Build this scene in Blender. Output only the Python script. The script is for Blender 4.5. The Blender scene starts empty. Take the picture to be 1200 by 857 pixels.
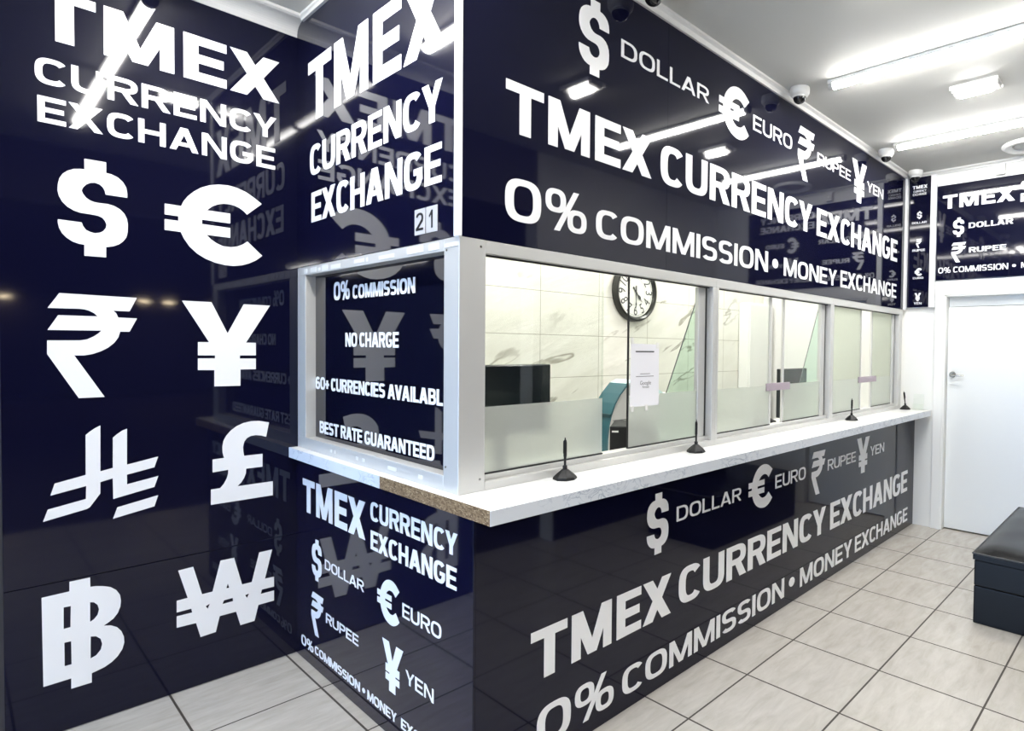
import bpy, bmesh, math, random
from mathutils import Vector, Matrix
from mathutils.geometry import tessellate_polygon

random.seed(7)
scene = bpy.context.scene
COL = scene.collection

# ------------------------------------------------------------------ camera
# world axes: X runs along the long counter, Y towards the left wall, Z up; metres
F_PX, PP_X, PP_Y = 705.9327, 790.0, 424.7513
YAW, PITCH, ROLL = 0.879484124, 0.023813019, 0.013415686
CAM_Z = 1.545


def cam_matrix():
    cy, sy = math.cos(YAW), math.sin(YAW)
    cp, sp = math.cos(PITCH), math.sin(PITCH)
    cr, sr = math.cos(ROLL), math.sin(ROLL)
    ry = Matrix(((cy, 0, -sy), (0, 1, 0), (sy, 0, cy)))
    rx = Matrix(((1, 0, 0), (0, cp, -sp), (0, sp, cp)))
    rz = Matrix(((cr, -sr, 0), (sr, cr, 0), (0, 0, 1)))
    m = rz @ rx @ ry
    conv = lambda r: Vector((r[0], r[2], -r[1]))
    right, down, fwd = conv(m[0]), conv(m[1]), conv(m[2])
    rot = Matrix((right, -down, -fwd)).transposed()
    return Matrix.Translation((0, 0, CAM_Z)) @ rot.to_4x4()


cd = bpy.data.cameras.new('camera')
cam = bpy.data.objects.new('camera', cd)
COL.objects.link(cam)
cam.matrix_world = cam_matrix()
cd.sensor_width = 36.0
cd.sensor_fit = 'HORIZONTAL'
cd.lens = 36.0 * F_PX / 1200.0
cd.shift_x = (600.0 - PP_X) / 1200.0
cd.shift_y = -(428.5 - PP_Y) / 1200.0
cd.clip_start = 0.02
cd.clip_end = 100
scene.camera = cam

# ------------------------------------------------------------------ world, exposure
SKY_COLOR = (0.42, 0.64, 1.0)
SKY_STRENGTH = 4.2
TUBE = 62.0            # emission of the ceiling tubes
INNER_TUBE = 62.0      # tubes inside the booth
SPOT = 40.0
EXPOSURE = 1.85

world = bpy.data.worlds.new('world')
scene.world = world
world.use_nodes = True
bg = world.node_tree.nodes['Background']
bg.inputs[0].default_value = (*SKY_COLOR, 1)
bg.inputs[1].default_value = SKY_STRENGTH
vs = scene.view_settings
vs.view_transform = 'Standard'
vs.look = 'None'
vs.exposure = EXPOSURE
vs.gamma = 1
vs.use_curve_mapping = False
scene.cycles.use_denoising = True
scene.cycles.max_bounces = 10
scene.cycles.diffuse_bounces = 5
scene.cycles.glossy_bounces = 5
scene.cycles.transmission_bounces = 8
scene.cycles.transparent_max_bounces = 16
scene.cycles.sample_clamp_indirect = 6.0
scene.cycles.caustics_reflective = False
scene.cycles.caustics_refractive = False

# ------------------------------------------------------------------ materials


def mat(name, color, rough=0.5, metal=0.0, spec=0.5, coat=0.0):
    m = bpy.data.materials.new(name)
    m.use_nodes = True
    b = m.node_tree.nodes['Principled BSDF']
    b.inputs['Base Color'].default_value = (*color, 1)
    b.inputs['Roughness'].default_value = rough
    b.inputs['Metallic'].default_value = metal
    b.inputs['Specular IOR Level'].default_value = spec
    b.inputs['Coat Weight'].default_value = coat
    return m


def nodes(m):
    nt = m.node_tree
    return nt, nt.nodes['Principled BSDF']


def N(nt, kind, **kw):
    n = nt.nodes.new(kind)
    for k, v in kw.items():
        setattr(n, k, v)
    return n


def math_node(nt, op, a, b=None, c=None):
    n = nt.nodes.new('ShaderNodeMath')
    n.operation = op
    for i, v in enumerate((a, b, c)):
        if v is None:
            continue
        if isinstance(v, (int, float)):
            n.inputs[i].default_value = v
        else:
            nt.links.new(v, n.inputs[i])
    return n.outputs[0]


def ramp(nt, fac, stops):
    r = nt.nodes.new('ShaderNodeValToRGB')
    el = r.color_ramp.elements
    while len(el) > 1:
        el.remove(el[-1])
    for i, (p, c) in enumerate(stops):
        e = el[0] if i == 0 else el.new(p)
        e.position = p
        e.color = (*c, 1)
    nt.links.new(fac, r.inputs[0])
    return r.outputs[0]


def mixc(nt, fac, a, b, blend='MIX'):
    n = nt.nodes.new('ShaderNodeMix')
    n.data_type = 'RGBA'
    n.blend_type = blend
    for s, v in ((0, fac), (6, a), (7, b)):
        if isinstance(v, (int, float)):
            n.inputs[s].default_value = v
        elif isinstance(v, tuple):
            n.inputs[s].default_value = (*v, 1)
        else:
            nt.links.new(v, n.inputs[s])
    return n.outputs[2]


def position(nt):
    g = nt.nodes.new('ShaderNodeNewGeometry')
    s = nt.nodes.new('ShaderNodeSeparateXYZ')
    nt.links.new(g.outputs['Position'], s.inputs[0])
    return g.outputs['Position'], s.outputs


def grout_mask(nt, co, origin, pitch, half):
    """1 on the joint, 0 on the tile"""
    t = math_node(nt, 'DIVIDE', math_node(nt, 'SUBTRACT', co, origin), pitch)
    d = math_node(nt, 'PINGPONG', t, 0.5)
    return math_node(nt, 'LESS_THAN', d, half / pitch)


def noise(nt, vec, scale, detail=4, rough=0.5, dist=0.0):
    n = nt.nodes.new('ShaderNodeTexNoise')
    n.inputs['Scale'].default_value = scale
    n.inputs['Detail'].default_value = detail
    n.inputs['Roughness'].default_value = rough
    n.inputs['Distortion'].default_value = dist
    nt.links.new(vec, n.inputs['Vector'])
    return n.outputs['Fac']


def mapping(nt, vec, scale=(1, 1, 1), rot=(0, 0, 0)):
    n = nt.nodes.new('ShaderNodeMapping')
    n.inputs['Scale'].default_value = scale
    n.inputs['Rotation'].default_value = rot
    nt.links.new(vec, n.inputs['Vector'])
    return n.outputs[0]


def bump(nt, b, height, strength, distance=0.002):
    n = nt.nodes.new('ShaderNodeBump')
    n.inputs['Strength'].default_value = strength
    n.inputs['Distance'].default_value = distance
    nt.links.new(height, n.inputs['Height'])
    nt.links.new(n.outputs[0], b.inputs['Normal'])


def floor_mat():
    m = mat('floor_tiles', (0.6, 0.58, 0.54), 0.28)
    nt, b = nodes(m)
    pos, xyz = position(nt)
    gx = grout_mask(nt, xyz[0], 2.408, 0.4503, 0.0042)
    gy = grout_mask(nt, xyz[1], 1.517, 0.4615, 0.0042)
    g = math_node(nt, 'MAXIMUM', gx, gy)
    # every tile has its own slight shade
    fx = math_node(nt, 'FLOOR', math_node(nt, 'DIVIDE', math_node(nt, 'SUBTRACT', xyz[0], 2.408), 0.4503))
    fy = math_node(nt, 'FLOOR', math_node(nt, 'DIVIDE', math_node(nt, 'SUBTRACT', xyz[1], 1.517), 0.4615))
    cmb = N(nt, 'ShaderNodeCombineXYZ')
    nt.links.new(fx, cmb.inputs[0])
    nt.links.new(fy, cmb.inputs[1])
    wn = N(nt, 'ShaderNodeTexWhiteNoise')
    nt.links.new(cmb.outputs[0], wn.inputs['Vector'])
    add = N(nt, 'ShaderNodeVectorMath', operation='ADD')
    sc = N(nt, 'ShaderNodeVectorMath', operation='SCALE')
    nt.links.new(wn.outputs['Color'], sc.inputs[0])
    sc.inputs['Scale'].default_value = 20.0
    nt.links.new(pos, add.inputs[0])
    nt.links.new(sc.outputs[0], add.inputs[1])
    st = noise(nt, mapping(nt, add.outputs[0], (3.5, 14, 1), (0, 0, 0.25)), 1.6, 6, 0.62, 0.4)
    c = ramp(nt, st, [(0.25, (0.41, 0.375, 0.325)), (0.5, (0.50, 0.465, 0.41)), (0.75, (0.57, 0.54, 0.485))])
    blot = noise(nt, add.outputs[0], 5, 3)
    c = mixc(nt, math_node(nt, 'MULTIPLY', blot, 0.25), c, (0.55, 0.535, 0.50))
    c = mixc(nt, g, c, (0.05, 0.042, 0.035))
    nt.links.new(c, b.inputs['Base Color'])
    r = math_node(nt, 'ADD', math_node(nt, 'MULTIPLY', g, 0.5), 0.24)
    nt.links.new(r, b.inputs['Roughness'])
    bump(nt, b, math_node(nt, 'SUBTRACT', 1.0, g), 0.3, 0.0015)
    return m


def marble_tile_mat():
    """cream wall tiles with a crumpled relief, joints and thin veins (wall in the X-Z plane)"""
    m = mat('marble_tiles', (0.8, 0.78, 0.7), 0.3)
    nt, b = nodes(m)
    pos, xyz = position(nt)
    gx = grout_mask(nt, xyz[0], 2.592, 0.545, 0.0022)
    gz = grout_mask(nt, xyz[2], 1.625, 0.30, 0.0022)
    g = math_node(nt, 'MAXIMUM', gx, gz)
    v = mapping(nt, mapping(nt, pos, (1, 1, 1), (0, 0.42, 0)), (0.8, 1.0, 3.0))
    n1 = noise(nt, v, 1.9, 4, 0.5, 0.35)
    vein = math_node(nt, 'PINGPONG', math_node(nt, 'MULTIPLY', n1, 3.0), 0.5)
    veinm = ramp(nt, vein, [(0.0, (1, 1, 1)), (0.04, (0.7, 0.7, 0.7)), (0.085, (0, 0, 0))])
    cloud = noise(nt, pos, 1.7, 3)
    br = math_node(nt, 'MULTIPLY', veinm, ramp(nt, cloud, [(0.38, (0, 0, 0)), (0.55, (1, 1, 1))]))
    base = ramp(nt, noise(nt, v, 4.0, 4), [(0.3, (0.77, 0.76, 0.70)), (0.7, (0.84, 0.83, 0.78))])
    c = mixc(nt, math_node(nt, 'MULTIPLY', br, 0.75), base, (0.20, 0.18, 0.13))
    c = mixc(nt, math_node(nt, 'MULTIPLY', g, 0.8), c, (0.30, 0.28, 0.22))
    nt.links.new(c, b.inputs['Base Color'])
    h = math_node(nt, 'SUBTRACT', math_node(nt, 'MULTIPLY', n1, 1.0), math_node(nt, 'MULTIPLY', g, 0.5))
    bump(nt, b, h, 0.5, 0.03)
    return m


def marble_mat(name, base, veinc, scale=9.0, amount=0.9):
    m = mat(name, base, 0.22)
    nt, b = nodes(m)
    pos, xyz = position(nt)
    n1 = noise(nt, mapping(nt, pos, (1, 1, 1.6), (0.3, 0.5, 0.2)), scale, 4, 0.55, 1.2)
    vein = math_node(nt, 'PINGPONG', math_node(nt, 'MULTIPLY', n1, 4.0), 0.5)
    mk = ramp(nt, vein, [(0.0, (1, 1, 1)), (0.07, (0.35, 0.35, 0.35)), (0.16, (0, 0, 0))])
    cloud = ramp(nt, noise(nt, pos, 5.5, 3), [(0.42, (0, 0, 0)), (0.6, (1, 1, 1))])
    f = math_node(nt, 'MULTIPLY', math_node(nt, 'MULTIPLY', mk, cloud), amount)
    nt.links.new(mixc(nt, f, base, veinc), b.inputs['Base Color'])
    return m


def chipboard_mat():
    m = mat('chipboard', (0.4, 0.28, 0.16), 0.85)
    nt, b = nodes(m)
    pos, xyz = position(nt)
    vo = N(nt, 'ShaderNodeTexVoronoi')
    vo.inputs['Scale'].default_value = 230
    nt.links.new(mapping(nt, pos, (1, 0.45, 1)), vo.inputs['Vector'])
    sep = N(nt, 'ShaderNodeSeparateColor')
    nt.links.new(vo.outputs['Color'], sep.inputs[0])
    c = ramp(nt, sep.outputs[0], [(0.0, (0.09, 0.05, 0.02)), (0.35, (0.17, 0.105, 0.05)), (0.75, (0.25, 0.165, 0.085)), (1.0, (0.36, 0.26, 0.15))])
    nt.links.new(c, b.inputs['Base Color'])
    bump(nt, b, sep.outputs[0], 0.4, 0.001)
    return m


def panel_mat():
    """gloss navy laminate"""
    m = mat('navy_gloss', (0.0034, 0.0037, 0.0165), 0.045, 0, 0.37)
    nt, b = nodes(m)
    pos, xyz = position(nt)
    bump(nt, b, noise(nt, pos, 2.2, 1), 0.10, 0.004)
    return m


def glass_mat(name, tint, refl=0.06):
    m = bpy.data.materials.new(name)
    m.use_nodes = True
    nt = m.node_tree
    nt.nodes.clear()
    out = N(nt, 'ShaderNodeOutputMaterial')
    mix = N(nt, 'ShaderNodeMixShader')
    tr = N(nt, 'ShaderNodeBsdfTransparent')
    gl = N(nt, 'ShaderNodeBsdfGlossy')
    tr.inputs[0].default_value = (*tint, 1)
    gl.inputs['Roughness'].default_value = 0.02
    lw = N(nt, 'ShaderNodeLayerWeight')
    lw.inputs[0].default_value = 0.5
    f = math_node(nt, 'ADD', math_node(nt, 'MULTIPLY', math_node(nt, 'POWER', lw.outputs['Facing'], 5.0), 0.8), 0.035)
    nt.links.new(f, mix.inputs[0])
    nt.links.new(tr.outputs[0], mix.inputs[1])
    nt.links.new(gl.outputs[0], mix.inputs[2])
    nt.links.new(mix.outputs[0], out.inputs[0])
    return m


def frost_mat(name, tint, trans):
    """frosted film: scatters what lies behind it"""
    m = bpy.data.materials.new(name)
    m.use_nodes = True
    nt = m.node_tree
    nt.nodes.clear()
    out = N(nt, 'ShaderNodeOutputMaterial')
    mix = N(nt, 'ShaderNodeMixShader')
    mix2 = N(nt, 'ShaderNodeMixShader')
    rf = N(nt, 'ShaderNodeBsdfRefraction')
    rf.inputs['Color'].default_value = (*tint, 1)
    rf.inputs['Roughness'].default_value = 0.42
    rf.inputs['IOR'].default_value = 1.12
    tl = N(nt, 'ShaderNodeBsdfTranslucent')
    tl.inputs[0].default_value = (*tint, 1)
    df = N(nt, 'ShaderNodeBsdfDiffuse')
    df.inputs[0].default_value = (*tint, 1)
    mix.inputs[0].default_value = 0.45
    mix2.inputs[0].default_value = trans
    nt.links.new(df.outputs[0], mix.inputs[1])
    nt.links.new(tl.outputs[0], mix.inputs[2])
    nt.links.new(mix.outputs[0], mix2.inputs[1])
    nt.links.new(rf.outputs[0], mix2.inputs[2])
    nt.links.new(mix2.outputs[0], out.inputs[0])
    return m


def emit_mat(name, color, strength):
    m = bpy.data.materials.new(name)
    m.use_nodes = True
    nt = m.node_tree
    nt.nodes.clear()
    out = N(nt, 'ShaderNodeOutputMaterial')
    e = N(nt, 'ShaderNodeEmission')
    e.inputs[0].default_value = (*color, 1)
    e.inputs[1].default_value = strength
    nt.links.new(e.outputs[0], out.inputs[0])
    return m


def diffuser_mat(name, color, strength, side=0.17):
    """prismatic tube diffuser: throws most of its light straight down"""
    m = emit_mat(name, color, strength)
    nt = m.node_tree
    e = [n for n in nt.nodes if n.type == 'EMISSION'][0]
    g = N(nt, 'ShaderNodeNewGeometry')
    sp = N(nt, 'ShaderNodeSeparateXYZ')
    nt.links.new(g.outputs['Normal'], sp.inputs[0])
    down = math_node(nt, 'ABSOLUTE', sp.outputs[2])
    f = math_node(nt, 'ADD', math_node(nt, 'MULTIPLY', math_node(nt, 'POWER', down, 2.0), strength * (1 - side)), strength * side)
    nt.links.new(f, e.inputs[1])
    return m


def leather_mat():
    m = mat('black_leather', (0.0022, 0.0024, 0.003), 0.25, 0, 0.2)
    nt, b = nodes(m)
    pos, xyz = position(nt)
    vo = N(nt, 'ShaderNodeTexVoronoi')
    vo.inputs['Scale'].default_value = 260
    nt.links.new(pos, vo.inputs['Vector'])
    h = math_node(nt, 'ADD', vo.outputs['Distance'], math_node(nt, 'MULTIPLY', noise(nt, pos, 9, 3), 6.0))
    bump(nt, b, h, 0.12, 0.002)
    return m


def brushed_mat(name, col, rough):
    m = mat(name, col, rough, 0.35)
    nt, b = nodes(m)
    pos, xyz = position(nt)
    n = noise(nt, mapping(nt, pos, (60, 60, 3)), 3, 2)
    nt.links.new(math_node(nt, 'ADD', math_node(nt, 'MULTIPLY', n, 0.18), rough - 0.09), b.inputs['Roughness'])
    return m


M = dict(
    floor=floor_mat(), tiles=marble_tile_mat(),
    navy=panel_mat(),
    white_vinyl=mat('white_vinyl', (0.87, 0.875, 0.89), 0.22, 0, 0.5),
    white_paint=mat('white_paint', (0.78, 0.785, 0.765), 0.42),
    door_paint=mat('door_paint', (0.76, 0.775, 0.765), 0.35),
    ceiling=mat('ceiling_paint', (0.56, 0.56, 0.535), 0.7),
    cornice=mat('cornice_paint', (0.66, 0.66, 0.65), 0.5),
    dark_wall=mat('dark_wall', (0.035, 0.034, 0.042), 0.5),
    mall=mat('arcade_dark', (0.05, 0.045, 0.06), 0.6),
    bead=mat('white_bead', (0.86, 0.87, 0.88), 0.3),
    alu=brushed_mat('aluminium', (0.60, 0.60, 0.585), 0.38),
    rubber=mat('black_rubber', (0.01, 0.011, 0.012), 0.5),
    counter=marble_mat('counter_top_laminate', (0.88, 0.88, 0.87), (0.62, 0.63, 0.66), 6.0, 0.5),
    edging=marble_mat('counter_edge_laminate', (0.70, 0.74, 0.80), (0.30, 0.36, 0.46), 12.0, 0.9),
    chip=chipboard_mat(),
    glass=glass_mat('clear_glass', (0.975, 0.99, 0.975)),
    glass_green=glass_mat('wing_glass', (0.86, 0.95, 0.90)),
    board_glass=mat('dark_backed_glass', (0.0034, 0.004, 0.012), 0.03, 0, 0.55),
    frost=frost_mat('frosted_film', (0.955, 0.98, 0.95), 0.58),
    frost_light=frost_mat('pale_film', (0.965, 0.99, 0.93), 0.62),
    lilac=mat('lilac_plastic', (0.36, 0.30, 0.35), 0.4),
    black=mat('black_plastic', (0.008, 0.008, 0.009), 0.42, 0, 0.3),
    screen=mat('dark_screen', (0.012, 0.016, 0.019), 0.18),
    grey=mat('grey_plastic', (0.50, 0.50, 0.49), 0.45),
    teal=mat('teal_plastic', (0.016, 0.10, 0.125), 0.35),
    teal_dark=mat('dark_teal_plastic', (0.004, 0.04, 0.05), 0.4),
    cyan=mat('pale_cyan_plastic', (0.62, 0.80, 0.82), 0.35),
    white_plastic=mat('white_plastic', (0.82, 0.82, 0.80), 0.35),
    paper=mat('paper', (0.80, 0.80, 0.85), 0.7),
    ink=mat('ink', (0.06, 0.06, 0.065), 0.6),
    grey_ink=mat('grey_ink', (0.22, 0.22, 0.23), 0.6),
    tape=mat('tape', (0.75, 0.75, 0.73), 0.4),
    clock_face=mat('clock_face', (0.86, 0.86, 0.83), 0.4),
    clock_rim=mat('clock_rim', (0.02, 0.021, 0.018), 0.3),
    chrome=mat('chrome', (0.45, 0.44, 0.42), 0.22, 1.0),
    silver=mat('silver_plate', (0.62, 0.62, 0.64), 0.35, 0.3),
    smoked=mat('smoked_dome', (0.008, 0.008, 0.009), 0.06, 0, 0.6),
    leather=leather_mat(), piping=mat('leather_piping', (0.015, 0.016, 0.018), 0.3),
    tube=diffuser_mat('tube_light_glow', (1.0, 0.98, 0.94), TUBE),
    inner_tube=diffuser_mat('booth_tube_glow', (1.0, 0.985, 0.93), INNER_TUBE),
    fill_tube=diffuser_mat('fill_tube_glow', (1.0, 0.98, 0.94), TUBE * 1.9),
    spot=emit_mat('warm_spot_glow', (1.0, 0.80, 0.52), SPOT),
)

# ------------------------------------------------------------------ object helpers
ORG = {}   # object name -> world origin used by its parts


def tag(o, label=None, cat=None, group=None, kind=None):
    if label:
        o['label'] = label
    if cat:
        o['category'] = cat
    if group:
        o['group'] = group
    if kind:
        o['kind'] = kind
    return o


def thing(name, loc, label=None, cat=None, group=None, kind=None):
    o = bpy.data.objects.new(name, None)
    o.empty_display_size = 0.1
    o.location = loc
    COL.objects.link(o)
    ORG[o.name] = Vector(loc)
    return tag(o, label, cat, group, kind)


def add(name, bm, m, parent=None, local=False, smooth=False, label=None):
    """link a bmesh (world coordinates unless local) as ONE mesh object"""
    org = ORG[parent.name] if parent is not None else Vector((0, 0, 0))
    if parent is not None and not local:
        bmesh.ops.translate(bm, verts=bm.verts, vec=-org)
    if parent is None and not local:
        # put the origin at the base centre of the shape
        xs = [v.co.x for v in bm.verts]; ys = [v.co.y for v in bm.verts]; zs = [v.co.z for v in bm.verts]
        org = Vector(((min(xs) + max(xs)) / 2, (min(ys) + max(ys)) / 2, min(zs)))
        bmesh.ops.translate(bm, verts=bm.verts, vec=-org)
    me = bpy.data.meshes.new(name)
    bm.to_mesh(me)
    bm.free()
    if smooth:
        for p in me.polygons:
            p.use_smooth = True
        try:
            me.set_sharp_from_angle(angle=math.radians(38))
        except Exception:
            pass
    me.materials.append(m)
    o = bpy.data.objects.new(name, me)
    COL.objects.link(o)
    if parent is not None:
        o.parent = parent
    else:
        o.location = org
    ORG[o.name] = org
    if label:
        o['label'] = label
    return o


def copy_tree(o, parent=None):
    c = o.copy()
    COL.objects.link(c)
    if parent is not None:
        c.parent = parent
    for ch in [x for x in bpy.data.objects if x.parent == o]:
        copy_tree(ch, c)
    return c


def box(bm, x0, x1, y0, y1, z0, z1, bevel=0.0, seg=2):
    vs_ = [bm.verts.new((x, y, z)) for x in (x0, x1) for y in (y0, y1) for z in (z0, z1)]
    idx = ((0, 1, 3, 2), (4, 6, 7, 5), (0, 4, 5, 1), (2, 3, 7, 6), (0, 2, 6, 4), (1, 5, 7, 3))
    fs = [bm.faces.new([vs_[i] for i in f]) for f in idx]
    bmesh.ops.recalc_face_normals(bm, faces=fs)
    if bevel:
        es = list({e for f in fs for e in f.edges})
        bmesh.ops.bevel(bm, geom=es, offset=bevel, segments=seg, affect='EDGES', profile=0.5)


def boxes(*args, bevel=0.0):
    bm = bmesh.new()
    for a in args:
        box(bm, *a, bevel=bevel)
    return bm


def prism(bm, pts, axis, a0, a1):
    """extrude a 2-D outline; axis 'x': pts=(y,z), 'y': pts=(x,z), 'z': pts=(x,y)"""
    def P(p, a):
        if axis == 'x':
            return (a, p[0], p[1])
        if axis == 'y':
            return (p[0], a, p[1])
        return (p[0], p[1], a)
    A = [bm.verts.new(P(p, a0)) for p in pts]
    B = [bm.verts.new(P(p, a1)) for p in pts]
    fs = [bm.faces.new(A), bm.faces.new(B)]
    n = len(pts)
    for i in range(n):
        fs.append(bm.faces.new((A[i], A[(i + 1) % n], B[(i + 1) % n], B[i])))
    bmesh.ops.recalc_face_normals(bm, faces=fs)
    return fs


def lathe(bm, prof, center=(0, 0, 0), axis='z', seg=32, a0=0.0, a1=2 * math.pi, caps=True):
    """prof: list of (radius, height)"""
    full = abs(a1 - a0 - 2 * math.pi) < 1e-6
    n = seg if full else seg + 1
    rings = []
    for r, h in prof:
        ring = []
        for i in range(n):
            a = a0 + (a1 - a0) * i / seg
            u, v = r * math.cos(a), r * math.sin(a)
            if axis == 'z':
                p = (u, v, h)
            elif axis == 'y':
                p = (u, h, v)
            else:
                p = (h, u, v)
            ring.append(bm.verts.new(Vector(p) + Vector(center)))
        rings.append(ring)
    fs = []
    for A, B in zip(rings, rings[1:]):
        for i in range(n if full else n - 1):
            j = (i + 1) % n
            try:
                fs.append(bm.faces.new((A[i], A[j], B[j], B[i])))
            except ValueError:
                pass
    for ring, (r, h) in ((rings[0], prof[0]), (rings[-1], prof[-1])):
        if caps and r > 1e-5 and full:
            fs.append(bm.faces.new(ring))
    bmesh.ops.remove_doubles(bm, verts=bm.verts, dist=1e-6)
    bmesh.ops.recalc_face_normals(bm, faces=bm.faces)


def tube(bm, pts, r, seg=12):
    """round bar along a polyline"""
    pts = [Vector(p) for p in pts]
    rings = []
    for i, p in enumerate(pts):
        d = (pts[min(i + 1, len(pts) - 1)] - pts[max(i - 1, 0)]).normalized()
        up = Vector((0, 0, 1)) if abs(d.z) < 0.9 else Vector((1, 0, 0))
        a = d.cross(up).normalized()
        b = d.cross(a)
        rr = r[i] if isinstance(r, (list, tuple)) else r
        rings.append([bm.verts.new(p + rr * (math.cos(t) * a + math.sin(t) * b)) for t in [2 * math.pi * k / seg for k in range(seg)]])
    for A, B in zip(rings, rings[1:]):
        for i in range(seg):
            j = (i + 1) % seg
            bm.faces.new((A[i], A[j], B[j], B[i]))
    bm.faces.new(rings[0])
    bm.faces.new(rings[-1])
    bmesh.ops.recalc_face_normals(bm, faces=bm.faces)


# ------------------------------------------------------------------ lettering


def sgnpow(v, p):
    return math.copysign(abs(v) ** p, v)


def se(cx, cy, rx, ry, a0, a1, n=2.7, k=22):
    out = []
    for i in range(k + 1):
        t = math.radians(a0 + (a1 - a0) * i / k)
        out.append((cx + rx * sgnpow(math.cos(t), 2 / n), cy + ry * sgnpow(math.sin(t), 2 / n)))
    return out


def arc(cx, cy, rx, ry, tv, th, a0, a1, n=2.7, k=22):
    o = se(cx, cy, rx, ry, a0, a1, n, k)
    i = se(cx, cy, rx - tv, ry - th, a0, a1, n, k)
    return [o + i[::-1]]


def ring(cx, cy, rx, ry, tv, th, n=2.7, k=40):
    return [se(cx, cy, rx, ry, 0, 360, n, k)[:-1], se(cx, cy, rx - tv, ry - th, 0, 360, n, k)[:-1]]


def R4(x0, y0, x1, y1):
    return [[(x0, y0), (x1, y0), (x1, y1), (x0, y1)]]


def Q(*p):
    return [list(p)]


WID = {'T': .84, 'M': 1.06, 'E': .74, 'X': .94, 'C': .80, 'U': .85, 'R': .86, 'N': .88, 'Y': .88, 'H': .86, 'A': .96, 'G': .87,
       'O': .92, 'S': .80, 'L': .68, 'D': .88, 'P': .82, 'V': .94, 'B': .84, '0': .86, '%': 1.12, '6': .80, '+': .62, '2': .74,
       '1': .42, ' ': .32, '.': .34}


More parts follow.
